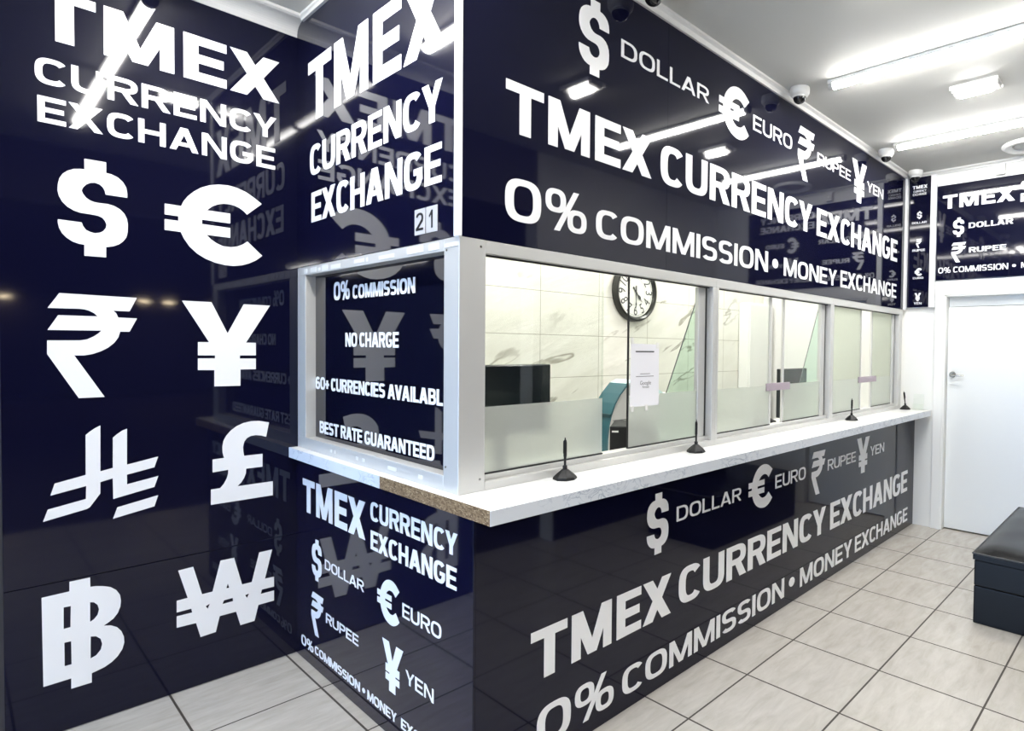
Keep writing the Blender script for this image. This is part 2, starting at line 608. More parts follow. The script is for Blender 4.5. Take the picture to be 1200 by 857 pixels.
def glyph(c, tv, th):
    """pieces of a capital letter of height 1; each piece is [outer loop, hole loops...]"""
    w = WID.get(c, .8)
    d = tv * 1.12
    m = .5
    if c == 'I':
        return R4(0, 0, tv, 1), tv
    p = []
    if c == 'T':
        p = [R4(0, 1 - th, w, 1), R4(w / 2 - tv / 2, 0, w / 2 + tv / 2, 1 - th)]
    elif c == 'M':
        p = [R4(0, 0, tv * .92, 1), R4(w - tv * .92, 0, w, 1),
             Q((0, 1), (d, 1), (w / 2 + d * .42, .02), (w / 2 - d * .42, .02)),
             Q((w, 1), (w - d, 1), (w / 2 - d * .42, .02), (w / 2 + d * .42, .02))]
    elif c == 'E':
        p = [R4(0, 0, tv, 1), R4(tv, 1 - th, w, 1), R4(tv, .5 - th / 2, w * .93, .5 + th / 2), R4(tv, 0, w, th)]
    elif c == 'X':
        p = [Q((0, 1), (d * 1.12, 1), (w, 0), (w - d * 1.12, 0)), Q((w, 1), (w - d * 1.12, 1), (0, 0), (d * 1.12, 0))]
    elif c == 'C':
        p = [arc(w / 2 + .02, .5, w / 2 + .02, .5, tv, th, 40, 320, 2.9, 34)]
    elif c == 'U':
        r = .40
        p = [R4(0, r, tv, 1), R4(w - tv, r, w, 1), arc(w / 2, r, w / 2, r, tv, th, 180, 360, 2.9)]
    elif c in 'RPB':
        low = .40 if c != 'B' else .5 - th / 2
        hh = (1 - low) / 2
        xc = w * .52
        top_w = w if c != 'B' else w * .95
        p = [R4(0, 0, tv, 1), R4(tv, 1 - th, xc, 1), R4(tv, low, xc, low + th),
             arc(xc, 1 - hh, top_w - xc, hh, tv, th, -90, 90, 2.6)]
        if c == 'R':
            p.append(Q((w * .40, low + th * .5), (w * .40 + d, low + th * .5), (w + .02, 0), (w + .02 - d * 1.1, 0)))
        if c == 'B':
            h2 = (.5 + th / 2) / 2
            p += [R4(tv, 0, xc, th), arc(xc, h2, w - xc, h2, tv, th, -90, 90, 2.6)]
    elif c == 'N':
        p = [R4(0, 0, tv * .95, 1), R4(w - tv * .95, 0, w, 1), Q((0, 1), (d, 1), (w, 0), (w - d, 0))]
    elif c == 'Y':
        p = [Q((0, 1), (d * 1.05, 1), (w / 2 + tv / 2, .38), (w / 2 - tv / 2, .38)),
             Q((w, 1), (w - d * 1.05, 1), (w / 2 - tv / 2, .38), (w / 2 + tv / 2, .38)), R4(w / 2 - tv / 2, 0, w / 2 + tv / 2, .38)]
    elif c == 'H':
        p = [R4(0, 0, tv, 1), R4(w - tv, 0, w, 1), R4(tv, .5 - th / 2, w - tv, .5 + th / 2)]
    elif c == 'A':
        t = d * .58
        p = [Q((0, 0), (d, 0), (w / 2 + t, 1), (w / 2 - t, 1)), Q((w, 0), (w - d, 0), (w / 2 - t, 1), (w / 2 + t, 1)),
             R4(w * .2, .2, w * .8, .2 + th * .9)]
    elif c == 'G':
        p = [arc(w / 2, .5, w / 2, .5, tv, th, 40, 345, 2.9, 34), R4(w - tv, .22, w, .54), R4(w * .54, .54 - th, w, .54)]
    elif c in 'O0':
        p = [ring(w / 2, .5, w / 2, .5, tv, th, 2.9)]
    elif c == 'S':
        ry = (.5 + th / 2) / 2
        p = [arc(w / 2, 1 - ry, w / 2, ry, tv, th, 28, 270, 2.7, 26), arc(w / 2, ry, w / 2, ry, tv, th, 90, -152, 2.7, 26)]
    elif c == 'L':
        p = [R4(0, 0, tv, 1), R4(tv, 0, w, th)]
    elif c == 'D':
        xc = w * .45
        p = [R4(0, 0, tv, 1), R4(tv, 1 - th, xc, 1), R4(tv, 0, xc, th), arc(xc, .5, w - xc, .5, tv, th, -90, 90, 2.7)]
    elif c == 'V':
        p = [Q((0, 1), (d, 1), (w / 2 + d * .55, 0), (w / 2 - d * .55, 0)), Q((w, 1), (w - d, 1), (w / 2 - d * .55, 0), (w / 2 + d * .55, 0))]
    elif c == '%':
        rw, rh = w * .24, .29
        p = [ring(rw, 1 - rh, rw, rh, tv * .72, th * .8), ring(w - rw, rh, rw, rh, tv * .72, th * .8),
             Q((w * .20, -.02), (w * .20 + tv * .75, -.02), (w * .80, 1.02), (w * .80 - tv * .75, 1.02))]
    elif c == '6':
        p = [ring(w / 2, .32, w / 2, .32, tv, th), arc(w / 2, .5, w / 2, .5, tv, th, 45, 190, 2.7)]
    elif c == '+':
        p = [R4(0, .5 - th / 2 - .05, w, .5 + th / 2 - .05), R4(w / 2 - tv / 2, .12, w / 2 + tv / 2, .78)]
    elif c == '2':
        p = [arc(w / 2, .70, w / 2, .30, tv, th, 170, -35, 2.4), Q((w * .98, .52), (w * .98 - d, .60), (0, th * .9), (d, th * .6)), R4(0, 0, w, th)]
    elif c == '1':
        p = [R4(w - tv, 0, w, 1), Q((0, .70), (w - tv * .8, 1), (w - tv * .8, .80), (.05, .60))]
    elif c == '.':
        p = [[se(w / 2, .46, .125, .125, 0, 360, 2, 20)[:-1]]]
    return p, w


KERN = {'EX': -.05, 'AV': -.10, 'VA': -.10, 'LA': -.03, 'AT': -.08, 'YE': -.03, 'CY': -.05, 'LL': .01, 'TE': -.03, 'RA': -.03, 'NY': -.0}


def text_pieces(txt, tv, th, sp=.12, kern=None):
    """pieces laid out along x (height 1); returns pieces, total width"""
    x = 0
    out = []
    for i, ch in enumerate(txt):
        if ch == ' ':
            x += WID[' ']
            continue
        p, w = glyph(ch, tv, th)
        if ch == 'I':
            p = [p]
        for piece in p:
            out.append([[(x + a, b) for a, b in loop] for loop in piece])
        x += w
        if i < len(txt) - 1:
            pr = txt[i:i + 2]
            x += sp + (kern or {}).get(pr, KERN.get(pr, 0))
    return out, x


STY = {'logo': (.25, .20, .06, {'EX': .0, 'TM': .05, 'ME': .09}), 'bold': (.24, .17, .10, None), 'semi': (.20, .155, .11, None),
       'reg': (.155, .14, .13, None), 'win': (.24, .19, .09, None),
       'wide': (.19, .185, .12, None)}


def emboss(bm, pieces, to3, thick=0.0012, lift=0.00012):
    """raise flat pieces off a surface: to3(x, y, depth)"""
    for k, loops in enumerate(pieces):
        dd = thick + lift * (k % 7)
        tris = tessellate_polygon([[Vector((x, y, 0)) for x, y in lp] for lp in loops])
        flat = [p for lp in loops for p in lp]
        top = [bm.verts.new(to3(x, y, dd)) for x, y in flat]
        bot = [bm.verts.new(to3(x, y, 0.0)) for x, y in flat]
        o = Vector(to3(0, 0, 1)) - Vector(to3(0, 0, 0))
        for t in tris:
            a, b, c = (top[i] for i in t)
            n = (b.co - a.co).cross(c.co - a.co)
            if n.length < 1e-14:
                continue
            try:
                bm.faces.new((a, b, c) if n.dot(o) > 0 else (a, c, b))
            except ValueError:
                pass
        s = 0
        for lp in loops:
            m_ = len(lp)
            for i in range(m_):
                j = (i + 1) % m_
                try:
                    bm.faces.new((top[s + i], top[s + j], bot[s + j], bot[s + i]))
                except ValueError:
                    pass
            s += m_


class Face:
    """a vertical sign face; kind 'Y' faces -Y (reads along +X), kind 'X' faces -X (reads along -Y)"""

    def __init__(self, kind, at):
        self.kind, self.at = kind, at

    def map(self, x0, x1, z0, z1):
        k, at = self.kind, self.at
        if k == 'Y':
            return lambda x, y, d: (x0 + (x1 - x0) * x, at - d, z0 + (z1 - z0) * y)
        return lambda x, y, d: (at - d, x0 + (x1 - x0) * x, z0 + (z1 - z0) * y)


def lettering(parent, face, txt, x0, x1, z0, z1, style, m=None):
    """one line of lettering filling x0..x1, z0..z1"""
    tv, th, sp, kern = STY[style]
    pcs, w = text_pieces(txt, tv, th, sp, kern)
    pcs = [[[(x / w, y) for x, y in lp] for lp in pc] for pc in pcs]
    bm = bmesh.new()
    emboss(bm, pcs, face.map(x0, x1, z0, z1))
    return add('lettering', bm, m or M['white_vinyl'], parent)


def lettering_from(parent, face, txt, x0, per_h, z0, z1, style):
    """lettering that starts at x0 with a given width per unit of letter height"""
    tv, th, sp, kern = STY[style]
    pcs, w = text_pieces(txt, tv, th, sp, kern)
    x1 = x0 + w * per_h
    pcs = [[[(x / w, y) for x, y in lp] for lp in pc] for pc in pcs]
    bm = bmesh.new()
    emboss(bm, pcs, face.map(x0, x1, z0, z1))
    return add('lettering', bm, M['white_vinyl'], parent)


SYM = {
    'dollar': [[[0.372,0.997],[0.683,1.0],[0.682,0.889],[0.758,0.885],[0.853,0.862],[0.931,0.821],[0.979,0.767],[0.994,0.706],[0.993,0.662],[0.671,0.661],[0.66,0.697],[0.633,0.732],[0.586,0.757],[0.521,0.768],[0.456,0.76],[0.392,0.734],[0.35,0.7],[0.331,0.668],[0.349,0.637],[0.39,0.601],[0.445,0.578],[0.509,0.566],[0.584,0.564],[0.697,0.566],[0.792,0.555],[0.879,0.529],[0.946,0.488],[0.985,0.436],[1.0,0.375],[0.995,0.292],[0.973,0.235],[0.923,0.189],[0.864,0.155],[0.787,0.13],[0.71,0.116],[0.672,0.113],[0.671,0.003],[0.359,0.0],[0.36,0.113],[0.284,0.117],[0.195,0.134],[0.116,0.167],[0.055,0.208],[0.017,0.257],[0.0,0.308],[0.001,0.343],[0.327,0.34],[0.345,0.305],[0.386,0.268],[0.45,0.25],[0.514,0.244],[0.58,0.255],[0.633,0.276],[0.671,0.313],[0.679,0.35],[0.66,0.384],[0.623,0.413],[0.563,0.429],[0.498,0.433],[0.397,0.435],[0.306,0.437],[0.217,0.452],[0.129,0.482],[0.059,0.527],[0.017,0.581],[0.0,0.631],[0.006,0.697],[0.028,0.758],[0.072,0.808],[0.143,0.847],[0.223,0.873],[0.313,0.886],[0.371,0.888]]],
    'euro': [[[0.002,0.657],[0.157,0.655],[0.18,0.716],[0.221,0.784],[0.28,0.853],[0.351,0.914],[0.435,0.961],[0.533,0.991],[0.633,1.0],[0.722,0.989],[0.826,0.953],[0.918,0.895],[0.996,0.837],[0.832,0.672],[0.793,0.711],[0.747,0.742],[0.696,0.761],[0.645,0.768],[0.582,0.764],[0.52,0.743],[0.465,0.708],[0.41,0.651],[0.651,0.652],[0.651,0.529],[0.361,0.528],[0.361,0.475],[0.65,0.472],[0.65,0.349],[0.406,0.35],[0.451,0.301],[0.506,0.262],[0.574,0.234],[0.656,0.233],[0.72,0.249],[0.785,0.286],[0.835,0.329],[1.0,0.166],[0.93,0.1],[0.85,0.05],[0.771,0.018],[0.681,0.0],[0.592,0.001],[0.493,0.019],[0.395,0.056],[0.312,0.107],[0.236,0.184],[0.184,0.27],[0.152,0.346],[0.0,0.348],[0.001,0.474],[0.13,0.475],[0.13,0.529],[0.001,0.53]]],
    'rupee': [[[0.133,1.0],[1.0,0.994],[0.912,0.854],[0.725,0.854],[0.757,0.828],[0.778,0.789],[1.0,0.786],[0.91,0.65],[0.799,0.648],[0.779,0.592],[0.73,0.536],[0.658,0.487],[0.579,0.452],[0.485,0.425],[0.393,0.411],[0.285,0.411],[0.616,0.001],[0.328,0.0],[0.0,0.425],[0.002,0.552],[0.349,0.556],[0.425,0.567],[0.502,0.598],[0.549,0.626],[0.584,0.654],[0.007,0.649],[0.119,0.791],[0.543,0.793],[0.505,0.822],[0.451,0.844],[0.398,0.856],[0.338,0.859],[0.01,0.855]]],
    'yen': [[[0.0,0.998],[0.315,1.0],[0.494,0.637],[0.682,0.995],[1.0,0.995],[0.708,0.527],[0.826,0.526],[0.825,0.37],[0.635,0.37],[0.634,0.332],[0.825,0.331],[0.825,0.198],[0.641,0.198],[0.64,0.0],[0.343,0.002],[0.344,0.195],[0.164,0.199],[0.165,0.336],[0.351,0.335],[0.352,0.37],[0.165,0.371],[0.166,0.526],[0.286,0.527]]],
    'riyal': [[[0.477,1.0],[0.473,0.519],[0.581,0.541],[0.584,0.861],[0.62,0.895],[0.667,0.929],[0.711,0.946],[0.708,0.56],[1.0,0.614],[0.962,0.499],[0.707,0.452],[0.707,0.348],[0.999,0.398],[0.961,0.282],[0.583,0.21],[0.58,0.431],[0.472,0.406],[0.471,0.287],[0.38,0.156],[0.353,0.143],[0.0,0.076],[0.039,0.192],[0.348,0.249],[0.352,0.383],[0.061,0.329],[0.095,0.445],[0.348,0.498],[0.351,0.91],[0.386,0.943],[0.43,0.975]],[[0.997,0.185],[0.96,0.067],[0.58,0.0],[0.618,0.115]]],
    'pound': [[[0.938,0.968],[0.888,0.781],[0.807,0.804],[0.712,0.815],[0.636,0.811],[0.57,0.788],[0.524,0.743],[0.505,0.679],[0.51,0.62],[0.523,0.564],[0.825,0.564],[0.825,0.396],[0.555,0.396],[0.55,0.337],[0.521,0.281],[0.475,0.228],[0.414,0.186],[1.0,0.186],[0.999,0.001],[0.0,0.0],[0.001,0.19],[0.144,0.192],[0.203,0.243],[0.245,0.303],[0.266,0.359],[0.27,0.409],[0.028,0.4],[0.029,0.56],[0.205,0.565],[0.182,0.632],[0.179,0.704],[0.197,0.782],[0.242,0.843],[0.314,0.903],[0.405,0.951],[0.515,0.985],[0.637,1.0],[0.769,0.997]]],
    'baht': [[[0.324,0.999],[0.573,1.0],[0.575,0.911],[0.647,0.906],[0.737,0.891],[0.829,0.867],[0.902,0.826],[0.949,0.772],[0.961,0.714],[0.953,0.659],[0.919,0.602],[0.862,0.557],[0.788,0.529],[0.736,0.511],[0.824,0.498],[0.908,0.464],[0.963,0.415],[0.995,0.355],[1.0,0.298],[0.975,0.239],[0.914,0.182],[0.839,0.142],[0.746,0.113],[0.637,0.096],[0.583,0.09],[0.582,0.001],[0.332,0.0],[0.334,0.097],[0.009,0.093],[0.0,0.905],[0.322,0.91]],[[0.252,0.774],[0.338,0.772],[0.33,0.576],[0.25,0.574]],[[0.256,0.446],[0.337,0.444],[0.339,0.228],[0.257,0.227]],[[0.57,0.766],[0.618,0.757],[0.663,0.725],[0.68,0.678],[0.661,0.629],[0.616,0.596],[0.568,0.58]],[[0.573,0.44],[0.641,0.429],[0.695,0.395],[0.716,0.342],[0.697,0.29],[0.639,0.247],[0.57,0.232]]],
    'won': [[[0.017,0.988],[0.159,0.996],[0.243,0.588],[0.346,0.588],[0.428,1.0],[0.567,0.998],[0.65,0.587],[0.754,0.587],[0.836,0.997],[0.98,1.0],[0.898,0.589],[1.0,0.587],[1.0,0.438],[0.864,0.44],[0.851,0.379],[1.0,0.379],[0.999,0.228],[0.825,0.227],[0.782,0.008],[0.631,0.004],[0.586,0.217],[0.417,0.218],[0.377,0.009],[0.226,0.0],[0.183,0.212],[0.0,0.219],[0.001,0.373],[0.147,0.371],[0.138,0.427],[0.001,0.426],[0.002,0.584],[0.105,0.587]],[[0.501,0.651],[0.514,0.586],[0.486,0.588]],[[0.277,0.409],[0.319,0.43],[0.298,0.367]],[[0.461,0.426],[0.551,0.428],[0.555,0.38],[0.445,0.377]],[[0.682,0.421],[0.725,0.43],[0.701,0.374]]],
}
SYM_NAME = {'dollar': 'dollar_symbol', 'euro': 'euro_symbol', 'rupee': 'rupee_symbol', 'yen': 'yen_symbol', 'riyal': 'riyal_symbol',
            'pound': 'pound_symbol', 'baht': 'baht_symbol', 'won': 'won_symbol'}


def symbol(parent, face, which, x0, x1, z0, z1):
    loops = SYM[which]
    if which == 'riyal':
        pcs = [[loops[0]], [loops[1]]]
    else:
        pcs = [loops]
    bm = bmesh.new()
    emboss(bm, pcs, face.map(x0, x1, z0, z1))
    return add(SYM_NAME[which], bm, M['white_vinyl'], parent)


def bullet(parent, face, x, z, rx, rz):
    bm = bmesh.new()
    emboss(bm, [[se(0, 0, 1, 1, 0, 360, 2, 28)[:-1]]], face.map(x, x + rx, z, z + rz))
    return add('bullet', bm, M['white_vinyl'], parent)

# ------------------------------------------------------------------ setting
U_BACK, V_LEFT, Z_CEIL = 5.50, 3.338, 3.11
V_RIGHT = -0.25


def struct(name, bm, m, parent=None, **k):
    o = add(name, bm, m, parent, **k)
    if parent is None:
        o['kind'] = 'structure'
    return o


struct('floor', boxes((-7, 5.9, V_RIGHT - 0.15, 3.5, -0.12, 0)), M['floor'])
struct('floor_arcade', boxes((-7, 12, -16.2, V_RIGHT - 0.151, -0.12, -0.001)), M['mall'])
struct('ceiling', boxes((-4, 5.7, V_RIGHT, 3.5, Z_CEIL, Z_CEIL + 0.12)), M['ceiling'])
struct('wall_left', boxes((-4, 1.13, V_LEFT, 3.5, 0, Z_CEIL)), M['dark_wall'])
struct('wall_booth_rear', boxes((1.13, 5.5, V_LEFT, 3.5, 0, Z_CEIL)), M['tiles'])
# back wall with the door opening
DV0, DV1, DZ = 1.527, 0.68, 2.035
struct('wall_back', boxes((U_BACK, 5.66, DV0, 3.5, 0, Z_CEIL), (U_BACK, 5.66, V_RIGHT - 0.15, DV1, 0, Z_CEIL),
                          (U_BACK, 5.66, DV1, DV0, DZ, Z_CEIL)), M['white_paint'])
struct('wall_right', boxes((3.05, 5.66, V_RIGHT - 0.15, V_RIGHT, 0, Z_CEIL)), M['white_paint'])
struct('trim_1', boxes((3.06, 5.5, V_RIGHT, V_RIGHT + 0.008, 0.0, 2.2)), M['navy'])
# booth body: bulkheads over the windows and plinth walls under the counter
struct('wall_booth_front_upper', boxes((1.113, 5.5, 1.869, 1.95, 1.914, Z_CEIL)), M['white_paint'])
struct('wall_booth_side_upper', boxes((1.113, 1.20, 1.95, V_LEFT, 1.914, Z_CEIL)), M['white_paint'])
struct('wall_booth_front_lower', boxes((1.109, 5.5, 1.766, 1.90, 0, 0.983)), M['white_paint'])
struct('wall_booth_side_lower', boxes((1.109, 1.25, 1.90, V_LEFT, 0, 0.983)), M['white_paint'])
# the unlit arcade the shop opens onto
struct('wall_arcade', boxes((-7, 12, -16.2, -16, 0, 2.75), (11.9, 12, -16, V_RIGHT - 0.16, 0, 2.75),
                            (-1.6, 3.05, V_RIGHT - 0.15, V_RIGHT, 2.62, Z_CEIL), (-7, -6.9, -16, 0.4, 0, 2.75)), M['mall'])
# street side: unseen wall with a wide doorway, placed to confine the daylight
struct('wall_street_mask', boxes((-1.75, -1.6, V_RIGHT, 0.7, 0, Z_CEIL), (-1.75, -1.6, 0.7, V_LEFT, 2.35, Z_CEIL), (-7, -1.75, 0.4, 0.55, 0, Z_CEIL)), M['dark_wall'])
struct('wall_light_block', boxes((5.9, 6.0, -0.6, 3.5, 0, Z_CEIL), (5.66, 5.9, -0.6, -0.4, 0, Z_CEIL), (5.66, 5.9, 3.4, 3.5, 0, Z_CEIL), (5.66, 5.9, -0.4, 3.4, Z_CEIL - 0.1, Z_CEIL)), M['dark_wall'])  # unseen box added to stop sky light leaking under the door
struct('ceiling_arcade', boxes((-7, 12, -16, V_RIGHT - 0.16, 2.70, 2.80)), M['mall'])


def cornice_profile(h, w, k=8):
    """(out, down) outline of a cove cornice hanging from the ceiling corner"""
    pts = [(0, 0), (w, 0), (w, -0.012)]
    for i in range(k + 1):
        t = math.pi / 2 * i / k
        pts.append((w - 0.012 - (w - 0.026) * math.sin(t), -0.018 - (h - 0.036) * (1 - math.cos(t))))
    pts += [(0.012, -h + 0.010), (0.012, -h), (0, -h)]
    return pts


bm = bmesh.new()
prism(bm, [(V_LEFT - a, Z_CEIL + b) for a, b in cornice_profile(0.078, 0.105)], 'x', -4, 1.105)
struct('trim_2', bm, M['cornice'])
bm = bmesh.new()
prism(bm, [(1.861 - a, Z_CEIL + b) for a, b in cornice_profile(0.044, 0.032)], 'x', 1.075, 5.5)
struct('trim_3', bm, M['cornice'])
bm = bmesh.new()
prism(bm, [(1.105 - a, Z_CEIL + b) for a, b in cornice_profile(0.03, 0.02)], 'y', 1.80, 3.24)
struct('trim_4', bm, M['cornice'])
bm = bmesh.new()
prism(bm, [(U_BACK - a, Z_CEIL + b) for a, b in cornice_profile(0.034, 0.03)], 'y', V_RIGHT, 1.80)
struct('trim_5', bm, M['cornice'])
# white beads: booth corner, inner corner beside the return panel, batten beside the door sign
struct('trim_6', boxes((1.098, 1.113, 1.855, 1.887, 1.912, 3.085), bevel=0.003), M['bead'])
struct('trim_7', boxes((5.425, 5.47, 1.842, 1.861, 1.912, 3.075), bevel=0.003), M['bead'])
struct('trim_8', boxes((5.455, U_BACK, 1.604, 1.652, 1.93, 3.075), bevel=0.003), M['bead'])

# door in the back wall
door = thing('door_1', (U_BACK, (DV0 + DV1) / 2, 0), kind='structure')
add('door_leaf', boxes((5.545, 5.585, DV1 + 0.03, DV0 - 0.02, 0.012, 1.928), bevel=0.002), M['door_paint'], door)
add('door_head', boxes((5.565, 5.60, DV1 + 0.03, DV0 - 0.02, 1.934, DZ - 0.002)), M['door_paint'], door)
add('door_frame', boxes((5.474, U_BACK + 0.0005, DV0 - 0.004, 1.600, 0, 2.15), (5.474, U_BACK + 0.0005, DV1 - 0.075, DV1 + 0.004, 0, 2.15),
                        (5.474, U_BACK + 0.0005, DV1, DV0, DZ - 0.004, 2.15),
                        (5.48, 5.61, DV0 - 0.018, DV0, 0, DZ), (5.48, 5.61, DV1, DV1 + 0.018, 0, DZ), (5.48, 5.61, DV1, DV0, DZ - 0.018, DZ),
                        bevel=0.003), M['white_paint'], door)
h = bmesh.new()
lathe(h, [(0.0, 5.545), (0.026, 5.545), (0.027, 5.538), (0.022, 5.533), (0.0, 5.533)], (0, 1.462, 1.347), 'x', 28)
lathe(h, [(0.0, 5.536), (0.011, 5.536), (0.010, 5.50), (0.0, 5.50)], (0, 1.462, 1.347), 'x', 16)
hd = add('door_handle', h, M['chrome'], door, smooth=True)
h = bmesh.new()
tube(h, [(5.502, 1.466, 1.347), (5.494, 1.452, 1.345), (5.494, 1.42, 1.342), (5.497, 1.39, 1.342), (5.502, 1.365, 1.343)], [0.010, 0.010, 0.0075, 0.007, 0.006])
add('lever', h, M['chrome'], hd, smooth=True)

# ------------------------------------------------------------------ booth glazing
ZB, ZT = 1.0325, 1.912        # frame bottom and top
VF = 1.861                    # outer face of the frame


def window(name, u0, u1, left_w, right_w, pane_edges, film, lilac):
    """sliding service window between u0 and u1; pane_edges = (end of left pane, start of right pane)"""
    w = thing(name, ((u0 + u1) / 2, VF, ZB), kind='structure')
    bm = boxes((u0, u1, VF, VF + 0.075, ZT - 0.045, ZT), (u0, u1, VF, VF + 0.075, ZB, ZB + 0.030),
               (u0, u1, VF + 0.022, VF + 0.075, ZB + 0.030, ZB + 0.050), bevel=0.002)
    for a, b in ((u0, u0 + left_w), (u1 - right_w, u1)):
        if b - a > 0.001:
            box(bm, a, b, VF, VF + 0.075, ZB + 0.030, ZT - 0.045, bevel=0.002)
    fr = add('window_frame', bm, M['alu'], w)
    a, b = u0 + left_w, u1 - right_w
    # dark gaskets against the glass and the sash stile at the right
    g = boxes((a, b, VF + 0.024, VF + 0.034, ZT - 0.051, ZT - 0.045), (a, pane_edges[0], VF + 0.024, VF + 0.034, ZB + 0.050, ZB + 0.056),
              (pane_edges[1], b, VF + 0.040, VF + 0.048, ZB + 0.050, ZB + 0.056),
              (b - 0.014, b, VF + 0.040, VF + 0.050, ZB + 0.05, ZT - 0.045))
    add('gasket', g, M['rubber'], w)
    st = boxes((b - 0.075, b - 0.018, VF + 0.036, VF + 0.062, ZB + 0.050, ZT - 0.051), bevel=0.002)
    add('sash_stile', st, M['alu'], w)
    for k, (p0, p1, yy) in enumerate(((a, pane_edges[0], VF + 0.030), (pane_edges[1], b - 0.02, VF + 0.046))):
        gl = add('glass_pane', boxes((p0, p1, yy, yy + 0.005, ZB + 0.05, ZT - 0.045)), M['glass'], w)
        zf = 1.325 if film is M['frost'] else 1.325
        add('frosted_film', boxes((p0 + 0.001, p1 - 0.002, yy - 0.0012, yy - 0.0006, ZB + 0.052, zf)), M['frost'], gl)
        if film is not M['frost']:
            add('pale_film', boxes((p0 + 0.001, p1 - 0.002, yy - 0.0012, yy - 0.0006, zf + 0.001, ZT - 0.05)), film, gl)
        e = p1 if k == 0 else p0
        ew = 0.011 if lilac else 0.0014
        add('edge_strip', boxes((e - ew, e + ew, yy - 0.003, yy + 0.008, ZB + 0.05, ZT - 0.046)), M['alu'] if lilac else M['rubber' if k else 'glass'], gl)
    if lilac:
        add('lock_strip', boxes((pane_edges[0] - 0.05, pane_edges[1] + 0.05, VF + 0.018, VF + 0.027, 1.292, 1.338), bevel=0.002), M['lilac'], w)
    return w


window('window_1', 1.208, 2.592, 0.0, 0.030, (1.803, 1.978), M['frost'], False)
window('window_2', 2.592, 4.003, 0.024, 0.030, (3.200, 3.386), M['frost'], True)
window('window_3', 4.003, 5.425, 0.026, 0.075, (4.580, 4.840), M['frost_light'], True)
# corner post
bm = boxes((1.105, 1.208, VF, VF + 0.097, ZB, ZT + 0.001), bevel=0.002)
post = thing('trim_9', (1.155, 1.91, ZB), kind='structure')
add('corner_post', bm, M['alu'], post)
rv = bmesh.new()
for z in (1.075, 1.888):
    lathe(rv, [(0.0, VF - 0.0025), (0.004, VF - 0.002), (0.005, VF + 0.001)], (1.188, 0, z), 'y', 12)
for z in (1.12, 1.872):
    lathe(rv, [(0.0, 1.105 - 0.0025), (0.004, 1.105 - 0.002), (0.005, 1.106)], (0, 1.94, z), 'x', 12)
add('rivet', rv, M['chrome'], post)
# side window frame around the notice board
w4 = thing('window_4', (1.12, 2.6, ZB), kind='structure')
bm = boxes((1.105, 1.18, 1.958, V_LEFT - 0.012, ZT - 0.042, ZT), (1.105, 1.18, 1.958, V_LEFT - 0.012, ZB, ZB + 0.055),
           (1.105, 1.18, 3.225, V_LEFT - 0.012, ZB + 0.055, ZT - 0.042), bevel=0.002)
add('window_frame', bm, M['alu'], w4)
tp = bmesh.new()
random.seed(3)
for (v0, v1) in ((3.235, 3.20), (3.16, 3.09), (3.07, 3.045), (3.02, 2.955), (2.92, 2.82), (2.68, 2.585), (2.565, 2.55), (2.45, 2.32), (2.22, 2.10), (2.06, 1.99), (1.95, 1.87)):
    box(tp, 1.1035, 1.1052, v1, v0, 1.880 + random.uniform(-.004, .004), 1.900 + random.uniform(-.006, .006))
for (v0, v1) in ((2.93, 2.91), (2.885, 2.87), (2.66, 2.64), (2.60, 2.58), (2.37, 2.30), (2.13, 2.10)):
    box(tp, 1.1035, 1.1052, v1, v0, 1.052, 1.066)
add('tape_remnant', tp, M['tape'], w4)

# ------------------------------------------------------------------ signs
# tall panel on the left wall
LW = thing('sign_panel', (0.62, V_LEFT, 0), 'tall glossy navy wall panel with eight large white currency symbols on the left wall', 'sign')
bm = bmesh.new()
box(bm, 0.126, 1.128, 3.330, V_LEFT, 0.003, 0.5985, bevel=0.0012)
add('panel', bm, M['navy'], LW)
bm = bmesh.new()
box(bm, 0.126, 1.128, 3.330, V_LEFT, 0.6005, 3.035, bevel=0.0012)
add('panel', bm, M['navy'], LW)
fL = Face('Y', 3.330)
lettering(LW, fL, 'TMEX', 0.216, 1.029, 2.690, 2.885, 'logo')
lettering(LW, fL, 'CURRENCY', 0.222, 1.017, 2.517, 2.616, 'wide')
lettering(LW, fL, 'EXCHANGE', 0.228, 1.011, 2.371, 2.470, 'wide')
symbol(LW, fL, 'dollar', 0.279, 0.482, 1.879, 2.262)
symbol(LW, fL, 'euro', 0.599, 0.957, 1.894, 2.257)
symbol(LW, fL, 'rupee', 0.246, 0.508, 1.315, 1.726)
symbol(LW, fL, 'yen', 0.656, 0.988, 1.343, 1.723)
symbol(LW, fL, 'riyal', 0.230, 0.573, 0.814, 1.201)
symbol(LW, fL, 'pound', 0.755, 0.998, 0.808, 1.174)
symbol(LW, fL, 'baht', 0.224, 0.460, 0.162, 0.591)
symbol(LW, fL, 'won', 0.631, 1.002, 0.219, 0.545)

# upper side panel
SU = thing('sign_panel', (1.105, 2.6, 1.914), 'narrow navy fascia panel above the side window, with the number plates', 'sign')
add('panel', boxes((1.105, 1.113, 1.887, 3.330, 1.914, Z_CEIL - 0.002), bevel=0.001), M['navy'], SU)
fS = Face('X', 1.105)
lettering(SU, fS, 'TMEX', 3.184, 1.955, 2.584, 2.866, 'logo')
lettering(SU, fS, 'CURRENCY', 3.163, 1.970, 2.331, 2.471, 'bold')
lettering(SU, fS, 'EXCHANGE', 3.146, 1.975, 2.113, 2.252, 'bold')


